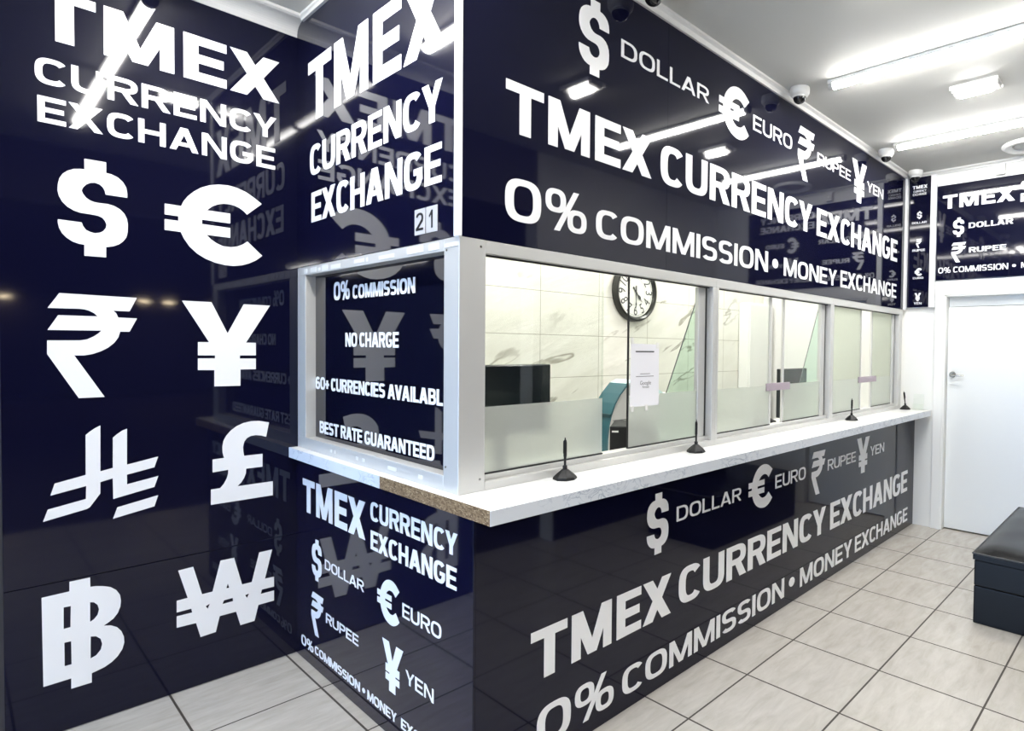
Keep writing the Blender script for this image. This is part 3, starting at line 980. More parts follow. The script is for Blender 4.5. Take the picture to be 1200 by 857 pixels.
def digit_plate(v0, v1, d, label):
    t = thing('number_plate', (1.104, (v0 + v1) / 2, 1.945), label, 'number plate', 'number plates on the side fascia')
    add('plate', boxes((1.1025, 1.105, v1, v0, 1.945, 2.038), bevel=0.0008), M['silver'], t)
    f = Face('X', 1.1025)
    pcs, w = text_pieces(d, .17, .13)
    pcs = [[[(x / w, y) for x, y in lp] for lp in pc] for pc in pcs]
    bm = bmesh.new()
    c = (v0 + v1) / 2
    hw = 0.026 if d == '2' else 0.013
    emboss(bm, pcs, f.map(c + hw + (0.004 if d == '1' else 0), c - hw + (0.004 if d == '1' else 0), 1.960, 2.024), 0.0008, 0.0001)
    add('digit', bm, M['black'], t)


digit_plate(2.161, 2.085, '2', 'silver number plate with a black digit two above the side window')
digit_plate(2.078, 2.001, '1', 'silver number plate with a black digit one nearest the booth corner')

# long fascia
LU = thing('sign_panel', (3.2, 1.861, 1.914), 'long navy fascia panel above the service windows with three rows of white lettering', 'sign')
add('panel', boxes((1.113, 2.178, 1.861, 1.869, 1.914, Z_CEIL - 0.002), bevel=0.0006), M['navy'], LU)
add('panel', boxes((2.1785, 5.425, 1.861, 1.869, 1.914, Z_CEIL - 0.002), bevel=0.0006), M['navy'], LU)
fU = Face('Y', 1.861)
symbol(LU, fU, 'dollar', 1.624, 1.791, 2.659, 2.965)
lettering(LU, fU, 'DOLLAR', 1.863, 2.497, 2.796, 2.872, 'reg')
symbol(LU, fU, 'euro', 2.588, 2.876, 2.691, 2.968)
lettering(LU, fU, 'EURO', 2.920, 3.371, 2.786, 2.872, 'reg')
symbol(LU, fU, 'rupee', 3.448, 3.673, 2.636, 2.970)
lettering(LU, fU, 'RUPEE', 3.718, 4.258, 2.790, 2.865, 'reg')
symbol(LU, fU, 'yen', 4.280, 4.556, 2.663, 2.970)
lettering(LU, fU, 'YEN', 4.569, 4.904, 2.784, 2.861, 'reg')
lettering(LU, fU, 'TMEX', 1.285, 2.066, 2.318, 2.502, 'logo')
lettering(LU, fU, 'CURRENCY', 2.130, 3.660, 2.315, 2.500, 'bold')
lettering(LU, fU, 'EXCHANGE', 3.729, 5.256, 2.314, 2.498, 'bold')
lettering(LU, fU, '0%', 1.284, 1.674, 2.000, 2.157, 'semi')
lettering(LU, fU, 'COMMISSION', 1.727, 3.106, 2.001, 2.122, 'semi')
bullet(LU, fU, 3.192, 2.062, 0.034, 0.028)
lettering(LU, fU, 'MONEY', 3.296, 4.052, 2.001, 2.112, 'semi')
lettering(LU, fU, 'EXCHANGE', 4.118, 5.255, 2.002, 2.122, 'semi')

# lower panels
SL = thing('sign_panel', (1.10, 2.5, 0), 'navy panel under the short end of the counter, with white currency list', 'sign')
add('panel', boxes((1.10, 1.1085, 1.757, 3.329, 0.002, 0.983), bevel=0.0008), M['navy'], SL)
f = Face('X', 1.10)
lettering(SL, f, 'TMEX', 3.244, 2.560, 0.731, 0.889, 'logo')
lettering(SL, f, 'CURRENCY', 2.511, 1.853, 0.825, 0.903, 'bold')
lettering(SL, f, 'EXCHANGE', 2.508, 1.858, 0.707, 0.784, 'bold')
symbol(SL, f, 'dollar', 3.130, 3.015, 0.427, 0.622)
lettering(SL, f, 'DOLLAR', 2.976, 2.573, 0.509, 0.554, 'reg')
symbol(SL, f, 'euro', 2.448, 2.263, 0.445, 0.621)
lettering(SL, f, 'EURO', 2.238, 1.955, 0.506, 0.560, 'reg')
symbol(SL, f, 'rupee', 3.138, 2.994, 0.164, 0.365)
lettering(SL, f, 'RUPEE', 2.964, 2.624, 0.263, 0.308, 'reg')
symbol(SL, f, 'yen', 2.403, 2.232, 0.181, 0.374)
lettering(SL, f, 'YEN', 2.212, 2.006, 0.260, 0.311, 'reg')
lettering(SL, f, '0%', 3.265, 3.115, 0.068, 0.118, 'semi')
lettering(SL, f, 'COMMISSION', 3.095, 2.607, 0.075, 0.114, 'semi')
bullet(SL, f, 2.572, 0.094, 0.013, 0.010)
lettering(SL, f, 'MONEY', 2.537, 2.283, 0.072, 0.111, 'semi')
lettering(SL, f, 'EXCHANGE', 2.246, 1.850, 0.072, 0.111, 'semi')

LL = thing('sign_panel', (3.3, 1.757, 0), 'long navy panel under the service counter with white lettering down to the floor', 'sign')
add('panel', boxes((1.109, 5.498, 1.757, 1.7655, 0.002, 0.983), bevel=0.0008), M['navy'], LL)
f = Face('Y', 1.757)
symbol(LL, f, 'dollar', 1.951, 2.097, 0.621, 0.895)
lettering(LL, f, 'DOLLAR', 2.156, 2.698, 0.737, 0.807, 'reg')
symbol(LL, f, 'euro', 2.772, 3.023, 0.652, 0.898)
lettering(LL, f, 'EURO', 3.058, 3.431, 0.735, 0.814, 'reg')
symbol(LL, f, 'rupee', 3.514, 3.706, 0.607, 0.888)
lettering(LL, f, 'RUPEE', 3.746, 4.206, 0.738, 0.812, 'reg')
symbol(LL, f, 'yen', 4.228, 4.463, 0.634, 0.899)
lettering(LL, f, 'YEN', 4.481, 4.765, 0.741, 0.815, 'reg')
lettering(LL, f, 'TMEX', 1.334, 2.121, 0.322, 0.508, 'logo')
lettering(LL, f, 'CURRENCY', 2.179, 3.730, 0.332, 0.506, 'bold')
lettering(LL, f, 'EXCHANGE', 3.800, 5.333, 0.328, 0.510, 'bold')
lettering(LL, f, '0%', 1.363, 1.756, 0.063, 0.213, 'semi')
lettering(LL, f, 'COMMISSION', 1.807, 3.183, 0.063, 0.180, 'semi')
bullet(LL, f, 3.277, 0.127, 0.035, 0.028)
lettering(LL, f, 'MONEY', 3.382, 4.169, 0.061, 0.179, 'semi')
lettering(LL, f, 'EXCHANGE', 4.226, 5.352, 0.063, 0.181, 'semi')

# board behind the glass of the side window
WB = thing('notice_board', (1.15, 2.6, ZB + 0.055), 'dark notice board in the side window with four short lines of white lettering', 'sign')
add('board', boxes((1.150, 1.158, 1.959, 3.224, ZB + 0.0555, ZT - 0.0425)), M['board_glass'], WB)
f = Face('X', 1.150)
lettering(WB, f, '0%', 3.007, 2.835, 1.744, 1.828, 'win')
lettering(WB, f, 'COMMISSION', 2.803, 2.246, 1.743, 1.804, 'win')
lettering(WB, f, 'NO CHARGE', 2.879, 2.378, 1.531, 1.594, 'win')
lettering(WB, f, '60+ CURRENCIES AVAILABLE', 3.222, 1.985, 1.322, 1.382, 'win')
lettering(WB, f, 'BEST RATE GUARANTEED', 3.173, 2.098, 1.112, 1.170, 'win')

# sign over the door and narrow return panel
BS = thing('sign_panel', (5.48, 0.9, 2.16), 'wide navy sign over the white door with dollar and rupee symbols', 'sign')
add('panel', boxes((5.470, 5.4995, 0.20, 1.600, 2.160, 2.968), bevel=0.001), M['navy'], BS)
f = Face('X', 5.470)
lettering(BS, f, 'TMEX', 1.556, 1.006, 2.765, 2.881, 'logo')
lettering(BS, f, 'CURRENCY', 0.968, 0.35, 2.842, 2.909, 'bold')
lettering(BS, f, 'EXCHANGE', 0.967, 0.35, 2.746, 2.812, 'bold')
symbol(BS, f, 'dollar', 1.468, 1.379, 2.518, 2.679)
lettering(BS, f, 'DOLLAR', 1.345, 1.015, 2.581, 2.625, 'bold')
symbol(BS, f, 'rupee', 1.477, 1.362, 2.303, 2.470)
lettering(BS, f, 'RUPEE', 1.338, 1.060, 2.378, 2.420, 'bold')
symbol(BS, f, 'euro', 0.80, 0.67, 2.518, 2.679)
lettering(BS, f, 'EURO', 0.63, 0.42, 2.581, 2.625, 'bold')
symbol(BS, f, 'yen', 0.80, 0.67, 2.303, 2.470)
lettering(BS, f, 'YEN', 0.63, 0.45, 2.378, 2.420, 'bold')
lettering(BS, f, '0% COMMISSION', 1.580, 1.042, 2.218, 2.267, 'semi')
bullet(BS, f, 1.000, 2.243, 0.014, 0.011)
lettering(BS, f, 'MONEY EXCHANGE', 0.950, 0.30, 2.220, 2.265, 'semi')

NP = thing('sign_panel', (5.48, 1.75, 1.93), 'narrow vertical navy sign in the far corner with four tiny symbols', 'sign')
add('panel', boxes((5.470, 5.4995, 1.653, 1.8415, 1.934, 3.074), bevel=0.001), M['navy'], NP)
lettering(NP, f, 'TMEX', 1.812, 1.686, 2.974, 3.003, 'logo')
lettering(NP, f, 'CURRENCY', 1.804, 1.695, 2.944, 2.962, 'reg')
lettering(NP, f, 'EXCHANGE', 1.808, 1.692, 2.916, 2.936, 'reg')
symbol(NP, f, 'dollar', 1.769, 1.727, 2.708, 2.776)
lettering(NP, f, 'DOLLAR', 1.811, 1.686, 2.668, 2.686, 'semi')
symbol(NP, f, 'rupee', 1.771, 1.724, 2.456, 2.534)
lettering(NP, f, 'RUPEE', 1.803, 1.694, 2.425, 2.444, 'semi')
symbol(NP, f, 'euro', 1.778, 1.716, 2.209, 2.277)
lettering(NP, f, 'EURO', 1.793, 1.703, 2.182, 2.199, 'semi')
symbol(NP, f, 'yen', 1.775, 1.720, 1.986, 2.058)
lettering(NP, f, 'YEN', 1.781, 1.713, 1.957, 1.977, 'semi')

# ------------------------------------------------------------------ counter
CT = thing('countertop', (2.2, 1.9, 0.984), 'white marble-patterned service counter wrapping round the booth corner', 'counter')
Z0, Z1 = 0.984, 1.032
bm = bmesh.new()
prism(bm, [(1.068, 1.614), (5.468, 1.614), (5.468, 1.935), (1.19, 1.935), (1.19, 3.329), (1.068, 3.329)], 'z', Z0, Z1)
add('slab', bm, M['counter'], CT)
add('front_edging', boxes((1.0668, 5.469, 1.6128, 1.614, Z0 - 0.0003, Z1 + 0.0002)), M['edging'], CT)
add('side_edging', boxes((1.0668, 1.068, 2.36, 3.329, Z0 - 0.0003, Z1 + 0.0002)), M['edging'], CT)
add('bare_edge', boxes((1.0672, 1.068, 1.6142, 2.3595, Z0, Z1)), M['chip'], CT, label='bare chipboard edge where the edging is missing')

# ------------------------------------------------------------------ pens on the counter


def pen_stand():
    t = thing('pen_stand', (0, 0, 0), 'x', 'pen')
    bm = bmesh.new()
    lathe(bm, [(0.0, 0.0), (0.046, 0.0), (0.047, 0.004), (0.044, 0.010), (0.036, 0.018), (0.022, 0.030), (0.013, 0.037), (0.0, 0.039)], seg=8)
    add('base', bm, M['black'], t, local=True)
    bm = bmesh.new()
    lathe(bm, [(0.0, 0.034), (0.009, 0.035), (0.009, 0.050), (0.006, 0.053), (0.0, 0.053)], seg=16)
    add('socket', bm, M['black'], t, local=True, smooth=True)
    bm = bmesh.new()
    lathe(bm, [(0.0, 0.048), (0.0045, 0.048), (0.0052, 0.085), (0.0065, 0.088), (0.0065, 0.140), (0.005, 0.150), (0.0025, 0.152), (0.002, 0.160), (0.0, 0.160)], seg=14)
    pen = add('pen', bm, M['black'], t, local=True, smooth=True)
    add('pocket_clip', boxes((-0.010, -0.0075, -0.002, 0.002, 0.100, 0.148)), M['black'], pen, local=True)
    return t


p0 = pen_stand()
spots = [((1.524, 1.803), 'black pen on a stand in front of the first window, nearest the booth corner', 0.0),
         ((2.36, 1.805), 'black pen on a stand at the post between the first and second windows', 0.0),
         ((4.235, 1.806), 'black pen on a stand in front of the third window', 0.0),
         ((5.372, 1.802), 'leaning black pen on a stand at the far end of the counter', 0.14)]
for i, ((x, y), lab, tilt) in enumerate(spots):
    o = p0 if i == 0 else copy_tree(p0)
    o.location = (x, y, Z1 + 0.0003)
    o.rotation_euler = (0, 0, i * 0.4 + 0.2)
    o['label'] = lab
    o['group'] = 'counter pens'
    if tilt:
        for c in o.children:
            if c.name.startswith('pen') or c.name.startswith('socket'):
                c.rotation_euler = (0, tilt, 0)
                c.location = (-0.006, 0, 0.001)

# ------------------------------------------------------------------ paper notice taped to the second pane of window 1
NT = thing('paper_notice', (2.09, 1.9, 1.27), 'white paper notice taped inside the first window', 'notice')
yv = 1.9045
bm = bmesh.new()
prism(bm, [(1.988, 1.2715), (2.188, 1.2695), (2.185, 1.560), (1.990, 1.563)], 'y', yv - 0.0006, yv)
add('sheet', bm, M['paper'], NT)
yi = yv - 0.0012
add('printed_line', boxes((2.022, 2.150, yi, yi + 0.0005, 1.523, 1.529)), M['ink'], NT)
add('printed_line', boxes((2.055, 2.122, yi, yi + 0.0005, 1.4205, 1.4235)), M['grey_ink'], NT)
add('printed_line', boxes((2.026, 2.148, yi, yi + 0.0005, 1.4085, 1.4120)), M['grey_ink'], NT)


def font_text(parent, txt, m, to_world, size, name):
    cu = bpy.data.curves.new(name, 'FONT')
    cu.body = txt
    cu.size = size
    cu.align_x = 'CENTER'
    cu.align_y = 'CENTER'
    ob = bpy.data.objects.new(name, cu)
    COL.objects.link(ob)
    dg = bpy.context.evaluated_depsgraph_get()
    me = bpy.data.meshes.new_from_object(ob.evaluated_get(dg))
    bm = bmesh.new()
    bm.from_mesh(me)
    bpy.data.objects.remove(ob)
    bpy.data.curves.remove(cu)
    bpy.data.meshes.remove(me)
    for v in bm.verts:
        v.co = Vector(to_world(v.co.x, v.co.y))
    return add(name, bm, m, parent) if parent is not None else bm


font_text(NT, 'Google', M['ink'], lambda x, y: (2.092 + x, yi + 0.0004, 1.379 + y), 0.026, 'printed_word')
font_text(NT, 'Review', M['ink'], lambda x, y: (2.094 + x, yi + 0.0004, 1.360 + y), 0.016, 'printed_word')
for (x, z) in ((1.998, 1.575), (2.175, 1.555), (2.003, 1.262), (2.10, 1.262)):
    add('tape', boxes((x - 0.010, x + 0.010, yv - 0.0018, yv - 0.0008, z - 0.014, z + 0.014)), M['tape'], NT)

# ------------------------------------------------------------------ inside the booth
DESK = thing('desk', (3.3, 2.3, 0), 'white desk behind the service windows', 'desk')
add('desk_top', boxes((1.26, 5.46, 1.945, 2.75, 0.885, 0.92), bevel=0.003), M['white_plastic'], DESK)
for x in (1.30, 3.3, 5.40):
    add('leg', boxes((x - 0.025, x + 0.025, 1.98, 2.70, 0, 0.885), bevel=0.002), M['white_plastic'], DESK)
ZD = 0.9205


def monitor(x0, x1, y, z0, z1, label, yaw=0.0):
    t = thing('monitor', ((x0 + x1) / 2, y, ZD), label, 'monitor')
    cx = (x0 + x1) / 2
    add('screen', boxes((x0 - cx, x1 - cx, -0.02, 0.02, z0 - ZD, z1 - ZD), bevel=0.006), M['screen'], t, local=True)
    add('arm', boxes((-0.03, 0.03, 0.02, 0.05, 0.012, z0 - ZD + 0.16), bevel=0.003), M['black'], t, local=True)
    add('foot', boxes((-0.12, 0.12, -0.06, 0.11, 0, 0.014), bevel=0.003), M['black'], t, local=True)
    t.rotation_euler.z = yaw
    return t


monitor(1.33, 1.795, 2.25, 1.150, 1.462, 'dark monitor back beside the corner post in the first window')
monitor(4.20, 4.64, 2.40, 1.00, 1.390, 'dark monitor seen through the right pane of the second window')

# note-counting machine: curved teal front, grey side
MC = thing('cash_machine', (2.85, 2.7, ZD), 'teal and grey curved machine seen through the gap of the first window', 'machine')
front = [(2.485, ZD), (2.487, 1.00), (2.497, 1.08), (2.515, 1.14), (2.545, 1.205), (2.59, 1.26), (2.655, 1.318)]
bm = bmesh.new()
prism(bm, front + [(3.00, 1.235), (3.00, ZD)], 'y', 2.56, 2.70)
body = add('body', bm, M['grey'], MC)
inn = [(x + 0.002, z + 0.002) for x, z in front]
bm = bmesh.new()
out_ = [(x - 0.012 if z < 1.2 else x - 0.008, z + (0.006 if z > 1.1 else 0)) for x, z in front]
prism(bm, out_ + [(x - 0.0005, z) for x, z in front[::-1]], 'y', 2.553, 2.712)
add('front_cover', bm, M['teal'], MC)
bm = bmesh.new()
prism(bm, [(2.489, 1.128), (2.498, 1.128), (2.506, 1.148), (2.494, 1.148)], 'y', 2.548, 2.714)
add('handle_slot', bm, M['teal_dark'], MC)
bm = bmesh.new()
prism(bm, [(2.647, 1.322), (2.70, 1.345), (2.86, 1.318), (3.0, 1.24), (3.0, 1.232), (2.66, 1.316)], 'y', 2.555, 2.71)
add('lid', bm, M['cyan'], MC)
add('seam', boxes((2.53, 2.72, 2.558, 2.5601, 1.105, 1.108)), M['black'], MC)

TR = thing('paper_tray', (3.12, 2.7, ZD), 'flat white tray top beside the teal machine', 'tray')
bm = bmesh.new()
prism(bm, [(3.005, 2.58), (3.235, 2.58), (3.20, 2.84), (3.005, 2.84)], 'z', 1.208, 1.234)
add('tray_top', bm, M['white_plastic'], TR)
add('tray_rim', boxes((3.005, 3.236, 2.5785, 2.5800, 1.2075, 1.2185)), M['grey_ink'], TR)
add('tray_base', boxes((3.02, 3.19, 2.60, 2.80, ZD, 1.208), bevel=0.004), M['grey'], TR)

BX = thing('computer', (2.34, 2.3, ZD), 'small black computer box in the gap of the first window', 'computer')
add('case', boxes((0, 0.24, 0, 0.28, 0, 0.221), bevel=0.006), M['black'], BX, local=True)
add('badge', boxes((0.012, 0.045, -0.0015, 0.0005, 0.190, 0.199)), M['white_plastic'], BX, local=True)
add('drive_slot', boxes((0.08, 0.20, -0.0015, 0.0005, 0.10, 0.106)), M['grey'], BX, local=True)
BX.location = (2.150, 2.20, ZD)
BX.rotation_euler.z = math.radians(-50)
st = thing('stapler', (2.03, 2.05, ZD), 'small black stapler on the desk at the first window gap', 'stapler')
bm = bmesh.new()
prism(bm, [(1.93, ZD), (2.06, ZD), (2.06, ZD + 0.012), (1.95, ZD + 0.014), (2.05, ZD + 0.045), (2.06, ZD + 0.06), (2.03, ZD + 0.062), (1.93, ZD + 0.022)], 'y', 2.03, 2.065)
add('body', bm, M['black'], st)
st2 = thing('telephone', (3.91, 2.33, ZD), 'black desk phone in the gap of the second window', 'phone')
bm = bmesh.new()
prism(bm, [(2.24, ZD), (2.42, ZD), (2.42, ZD + 0.105), (2.26, ZD + 0.055), (2.24, ZD + 0.05)], 'x', 3.80, 4.03)
add('base', bm, M['black'], st2)
bm = bmesh.new()
tube(bm, [(3.90, 2.26, ZD + 0.080), (3.90, 2.29, ZD + 0.098), (3.90, 2.38, ZD + 0.122), (3.90, 2.415, ZD + 0.124)], [0.022, 0.014, 0.014, 0.022])
add('handset', bm, M['black'], st2, smooth=True)

# clear wing screens between the tellers, cut on a slant
for u, ztop, vb, zb_, lab in ((2.55, 1.86, 2.15, 1.336, 'slanted clear glass wing screen behind the first window'),
                              (3.95, 1.86, 2.09, 1.285, 'slanted clear glass wing screen behind the second window')):
    t = thing('wing_screen', (u, 2.0, ZD), lab, 'glass screen', 'teller wing screens')
    bm = bmesh.new()
    lo = (vb + (vb - 1.94) * (zb_ - ZD) / (ztop - zb_), ZD)
    pl = [(1.94, ztop), lo, (1.94, ZD)]
    prism(bm, pl, 'x', u, u + 0.006)
    add('pane', bm, M['glass_green'], t)
    bm = bmesh.new()
    tube(bm, [(u + 0.003, 1.94, ztop), (u + 0.003, lo[0], ZD + 0.003)], 0.0032, 8)
    add('polished_edge', bm, M['grey_ink'], t)

# tall white cabinet against the far end of the booth
CB = thing('cabinet', (5.22, 3.2, 0), 'tall white cabinet at the back of the booth, through the second window', 'cabinet')
bm = boxes((5.02, 5.46, 3.21, 3.335, 0.0, 2.005), bevel=0.02)
add('body', bm, M['white_plastic'], CB)
add('door', boxes((5.03, 5.45, 3.196, 3.2095, 0.02, 1.985), bevel=0.006), M['white_plastic'], CB)
add('handle', boxes((5.07, 5.085, 3.176, 3.196, 0.95, 1.10), bevel=0.003), M['grey'], CB)

# wall clock
CK = thing('wall_clock', (3.507, V_LEFT, 1.75), 'round black-rimmed wall clock above the first window', 'clock')
cc = (3.507, 0, 1.988)
bm = bmesh.new()
lathe(bm, [(0.205, V_LEFT - 0.001), (0.238, V_LEFT - 0.001), (0.240, V_LEFT - 0.030), (0.232, V_LEFT - 0.050), (0.220, V_LEFT - 0.054), (0.208, V_LEFT - 0.046), (0.200, V_LEFT - 0.034), (0.200, V_LEFT - 0.010)], cc, 'y', 64, caps=False)
add('rim', bm, M['clock_rim'], CK, smooth=True)
bm = bmesh.new()
lathe(bm, [(0.0, V_LEFT - 0.028), (0.204, V_LEFT - 0.028), (0.204, V_LEFT - 0.012), (0.0, V_LEFT - 0.012)], cc, 'y', 64)
face_o = add('face', bm, M['clock_face'], CK)
yf = V_LEFT - 0.0292
for hnum in range(1, 13):
    a = math.radians(90 - hnum * 30)
    rr = 0.152
    px, pz = cc[0] + rr * math.cos(a), cc[2] + rr * math.sin(a)
    rot = a - math.pi / 2
    if hnum in (4, 5, 6, 7, 8):
        rot += math.pi
    ca, sa = math.cos(rot), math.sin(rot)
    font_text(face_o, str(hnum), M['ink'], lambda x, y, px=px, pz=pz, ca=ca, sa=sa: (px + (x * ca * 0.8 - y * sa), yf, pz + (x * 0.8 * sa + y * ca)), 0.112, 'numeral')
bm = bmesh.new()
for r0, r1 in ((0.186, 0.1885), (0.108, 0.1095)):
    lathe(bm, [(r0, yf + 0.0006), (r1, yf + 0.0006)], cc, 'y', 64, caps=False)
add('track_ring', bm, M['grey_ink'], face_o)


def hand(name, deg, pts, yy):
    a = math.radians(90 - deg)
    d, n = Vector((math.cos(a), math.sin(a))), Vector((-math.sin(a), math.cos(a)))
    outline = [(cc[0] + d.x * l + n.x * w, cc[2] + d.y * l + n.y * w) for l, w in pts] + [(cc[0] + d.x * l - n.x * w, cc[2] + d.y * l - n.y * w) for l, w in pts[::-1]]
    bm = bmesh.new()
    prism(bm, outline, 'y', yy - 0.0015, yy)
    add(name, bm, M['ink'], CK)


hand('hour_hand', 137, [(-0.05, 0.003), (-0.045, 0.009), (-0.02, 0.004), (0.0, 0.010), (0.03, 0.004), (0.05, 0.012), (0.065, 0.014), (0.08, 0.004), (0.105, 0.001)], yf - 0.003)
hand('minute_hand', 180, [(-0.05, 0.002), (-0.045, 0.006), (0.0, 0.006), (0.08, 0.003), (0.10, 0.008), (0.115, 0.002), (0.14, 0.001)], yf - 0.006)

# ------------------------------------------------------------------ ceiling fittings


def tube_light(glow, length=1.2):
    t = thing('tube_light', (0, 0, 0), 'x', 'light')
    hl = length / 2
    add('housing', boxes((-0.03, 0.03, -hl, hl, -0.020, 0), bevel=0.002), M['white_plastic'], t, local=True)
    bm = bmesh.new()
    lathe(bm, [(0.027, -hl + 0.028), (0.027, hl - 0.028)], (0, 0, -0.021), 'y', 20, math.pi, 2 * math.pi)
    add('diffuser', bm, M[glow], t, local=True, smooth=True)
    for s in (-1, 1):
        bm = bmesh.new()
        a, b = sorted((s * (hl - 0.028), s * hl))
        lathe(bm, [(0.0, a), (0.0285, a), (0.0285, b), (0.0, b)], (0, 0, -0.0215), 'y', 20)
        add('end_cap', bm, M['grey'], t, local=True)
    return t


TL = tube_light('tube')
tubes = [((3.305, 0.985), 'nearer white ceiling tube light to the right of the dome camera'),
         ((4.60, 1.065), 'farther white ceiling tube light, close to the back wall'),
         ((0.605, 2.455), 'ceiling tube light mirrored as the long streak in the left navy panel'),
         ((0.605, 1.235), 'ceiling tube light mirrored low over the left panel lettering')]
for i, ((x, y), lab) in enumerate(tubes):
    o = TL if i == 0 else copy_tree(TL)
    o.location = (x, y, Z_CEIL - 0.0005)
    o['label'] = lab
    o['group'] = 'ceiling tube lights'
AT = tube_light('fill_tube')  # added fill lamps out of view, to brighten the lower lettering
for x, y, lab in ((-1.15, -1.5, 'added unseen fill tube light behind the viewer, nearest the shop'),
                  (-1.15, -3.1, 'added unseen fill tube light behind the viewer, second from the shop'),
                  (-1.75, -1.5, 'added unseen fill tube light behind the viewer, nearest the street'),
                  (-1.75, -3.1, 'added unseen fill tube light behind the viewer, towards the street and farther back')):
    o = AT if lab.endswith('nearest the shop') else copy_tree(AT)
    o.location = (x, y, 2.6995)
    o['label'] = lab
    o['group'] = 'added fill tube lights'
IL = tube_light('inner_tube')
for i, (x, lab) in enumerate(((2.1, 'tube light inside the booth over the first window'), (4.2, 'tube light inside the booth over the third window'))):
    o = IL if i == 0 else copy_tree(IL)
    o.location = (x, 2.65, Z_CEIL - 0.0005)
    o['label'] = lab
    o['group'] = 'booth tube lights'


def small_light():
    t = thing('ceiling_light', (0, 0, 0), 'x', 'light')
    bm = bmesh.new()
    box(bm, -0.075, 0.075, -0.13, 0.13, -0.006, 0, bevel=0.002)
    for s in (-1, 1):
        box(bm, s * 0.068 - 0.006, s * 0.068 + 0.006, -0.13, 0.13, -0.022, -0.005, bevel=0.002)
    add('tray', bm, M['white_plastic'], t, local=True)
    for s in (-1, 1):
        add('socket', boxes((-0.045, 0.045, s * 0.112 - 0.014, s * 0.112 + 0.014, -0.030, -0.005), bevel=0.003), M['grey'], t, local=True)
    bm = bmesh.new()
    lathe(bm, [(0.0, -0.096), (0.030, -0.092), (0.034, -0.08), (0.034, 0.08), (0.030, 0.092), (0.0, 0.096)], (0, 0, -0.020), 'y', 20, math.pi, 2 * math.pi)
    add('lamp', bm, M['tube'], t, local=True, smooth=True)
    return t


SLT = small_light()
for i, (x, y, rz, lab) in enumerate(((3.87, 0.93, 0, 'small boxed ceiling light between the two long tubes'),
                                     (2.45, 0.955, 0, 'small ceiling light mirrored in the long fascia below the dollar symbol'),
                                     (0.955, 1.765, math.pi / 2, 'small ceiling light mirrored in the left panel at the second lettering row'))):
    o = SLT if i == 0 else copy_tree(SLT)
    o.location = (x, y, Z_CEIL - 0.0005)
    o.rotation_euler.z = rz
    o['label'] = lab
    o['group'] = 'small ceiling lights'


def dome_camera():
    t = thing('dome_camera', (0, 0, 0), 'x', 'security camera')
    bm = bmesh.new()
    lathe(bm, [(0.0, 0.0), (0.058, 0.0), (0.060, -0.012), (0.058, -0.034), (0.050, -0.046), (0.038, -0.050), (0.0, -0.050)], seg=32)
    add('housing', bm, M['white_plastic'], t, local=True, smooth=True)
    bm = bmesh.new()
    lathe(bm, [(0.039, -0.049)] + [(0.039 * math.cos(a), -0.056 - 0.036 * math.sin(a)) for a in [i * math.pi / 16 for i in range(9)]], seg=28)
    d = add('dome', bm, M['smoked'], t, local=True, smooth=True)
    bm = bmesh.new()
    lathe(bm, [(0.040, -0.047), (0.0435, -0.049), (0.043, -0.056), (0.0395, -0.058)], seg=28, caps=False)
    add('bezel', bm, M['white_plastic'], t, local=True, smooth=True)
    return t


DC = dome_camera()
cams = [((3.275, 1.762), 'white dome camera at the ceiling edge beside the nearer tube light'),
        ((4.69, 1.762), 'white dome camera in front of the farther tube light'),
        ((5.385, 1.762), 'white dome camera in the far corner above the narrow sign'),
        ((1.955, 1.762), 'dome camera cut off by the top of the photo above the dollar sign')]
for i, ((x, y), lab) in enumerate(cams):
    o = DC if i == 0 else copy_tree(DC)
    o.location = (x, y, Z_CEIL - 0.0005)
    o['label'] = lab
    o['group'] = 'dome cameras'

VT = thing('ceiling_vent', (5.20, 0.87, Z_CEIL), 'round white ceiling vent at the right edge near the back wall', 'vent')
bm = bmesh.new()
lathe(bm, [(0.115, 0.0), (0.185, 0.0), (0.185, -0.008), (0.165, -0.022), (0.135, -0.020), (0.115, -0.004)], (5.20, 0.87, Z_CEIL - 0.0005), 'z', 48, caps=False)
add('ring', bm, M['white_plastic'], VT, smooth=True)
bm = bmesh.new()
lathe(bm, [(0.0, -0.006), (0.10, -0.006), (0.10, -0.001), (0.0, -0.001)], (5.20, 0.87, Z_CEIL - 0.0005), 'z', 48)
add('disc', bm, M['grey'], VT)
SN = thing('motion_sensor', (5.49, 1.115, 2.985), 'small white sensor on the back wall above the door sign', 'sensor')
add('body', boxes((5.463, 5.4995, 1.082, 1.150, 2.988, 3.075), bevel=0.006), M['white_plastic'], SN)
bm = bmesh.new()
lathe(bm, [(0.022, 5.464), (0.018, 5.456), (0.008, 5.450), (0.0, 5.449)], (0, 1.116, 3.03), 'x', 20)
add('lens', bm, M['tape'], SN, smooth=True)

LH = thing('leaflet_holder', (5.41, 1.70, Z1), 'small clear acrylic leaflet holder at the far end of the counter', 'leaflet holder')
add('back', boxes((5.428, 5.431, 1.66, 1.75, Z1 + 0.003, 1.17)), M['glass'], LH)
add('front', boxes((5.395, 5.398, 1.66, 1.75, Z1 + 0.003, 1.085)), M['glass'], LH)
add('base', boxes((5.39, 5.435, 1.655, 1.755, Z1 + 0.0003, Z1 + 0.003)), M['glass'], LH)

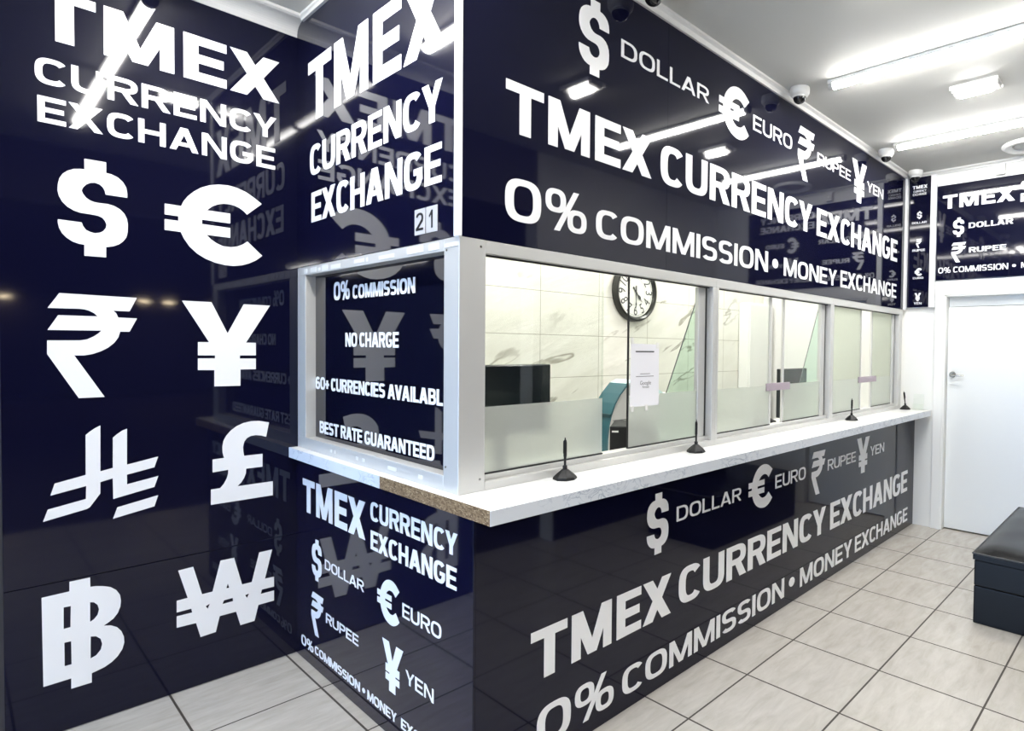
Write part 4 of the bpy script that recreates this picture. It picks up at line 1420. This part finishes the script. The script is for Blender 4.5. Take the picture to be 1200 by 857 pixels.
# ------------------------------------------------------------------ ottoman
OT = thing('ottoman', (4.36, 0.53, 0), 'black leather bench ottoman standing near the door', 'ottoman')
add('base', boxes((3.722, 5.03, 0.18, 0.842, 0.0, 0.215), bevel=0.006), M['leather'], OT)
add('band', boxes((3.722, 5.03, 0.18, 0.842, 0.2165, 0.362), bevel=0.006), M['leather'], OT)
bm = bmesh.new()
nx, ny = 26, 14
x0, x1, y0, y1 = 3.716, 5.036, 0.174, 0.848
grid = []
for i in range(nx + 1):
    row = []
    for j in range(ny + 1):
        a, b = i / nx, j / ny
        e = min(1, min(a, 1 - a) * 12) ** .5 * min(1, min(b, 1 - b) * 7) ** .5
        z = 0.402 + 0.030 * e + 0.003 * math.sin(a * 17) * math.sin(b * 9 + a * 4) * e
        row.append(bm.verts.new((x0 + (x1 - x0) * a, y0 + (y1 - y0) * b, z)))
    grid.append(row)
low = [[bm.verts.new((x0 + (x1 - x0) * i / nx, y0 + (y1 - y0) * j / ny, 0.366)) if i in (0, nx) or j in (0, ny) else None for j in range(ny + 1)] for i in range(nx + 1)]
for i in range(nx):
    for j in range(ny):
        bm.faces.new((grid[i][j], grid[i + 1][j], grid[i + 1][j + 1], grid[i][j + 1]))
for i in range(nx):
    bm.faces.new((low[i][0], low[i + 1][0], grid[i + 1][0], grid[i][0]))
    bm.faces.new((grid[i][ny], grid[i + 1][ny], low[i + 1][ny], low[i][ny]))
for j in range(ny):
    bm.faces.new((grid[0][j], grid[0][j + 1], low[0][j + 1], low[0][j]))
    bm.faces.new((low[nx][j], low[nx][j + 1], grid[nx][j + 1], grid[nx][j]))
lid = add('cushion_lid', bm, M['leather'], OT, smooth=True)
bm = bmesh.new()
rim = [(x0, y0, .401), (x1, y0, .401), (x1, y1, .401), (x0, y1, .401), (x0, y0, .401)]
for a, b in zip(rim, rim[1:]):
    tube(bm, [a, b], 0.005, 8)
add('piping', bm, M['piping'], lid)

# ------------------------------------------------------------------ arcade spots, seen only as reflections
SP = thing('spotlight', (0, 0, 0), 'x', 'light')
bm = bmesh.new()
lathe(bm, [(0.0, 0.0), (0.15, 0.0), (0.16, -0.09), (0.13, -0.10), (0.0, -0.06)], seg=24)
add('can', bm, M['mall'], SP, local=True)
bm = bmesh.new()
lathe(bm, [(0.0, -0.125), (0.10, -0.115), (0.125, -0.09), (0.0, -0.07)], seg=24)
add('lamp', bm, M['spot'], SP, local=True, smooth=True)
for i, (x, y, lab) in enumerate(((3.35, -14.4, 'warm arcade spotlight mirrored at the right end of the large rupee symbol'),
                                 (3.815, -14.2, 'warm arcade spotlight mirrored between the large rupee and yen symbols'),
                                 (5.0, -14.6, 'warm arcade spotlight mirrored on the left arm of the large yen symbol'),
                                 (0.93, -15.6, 'warm arcade spotlight mirrored at the left edge of the photo'))):
    o = SP if i == 0 else copy_tree(SP)
    o.location = (x, y, 2.6995)
    o['label'] = lab
    o['group'] = 'arcade spotlights'
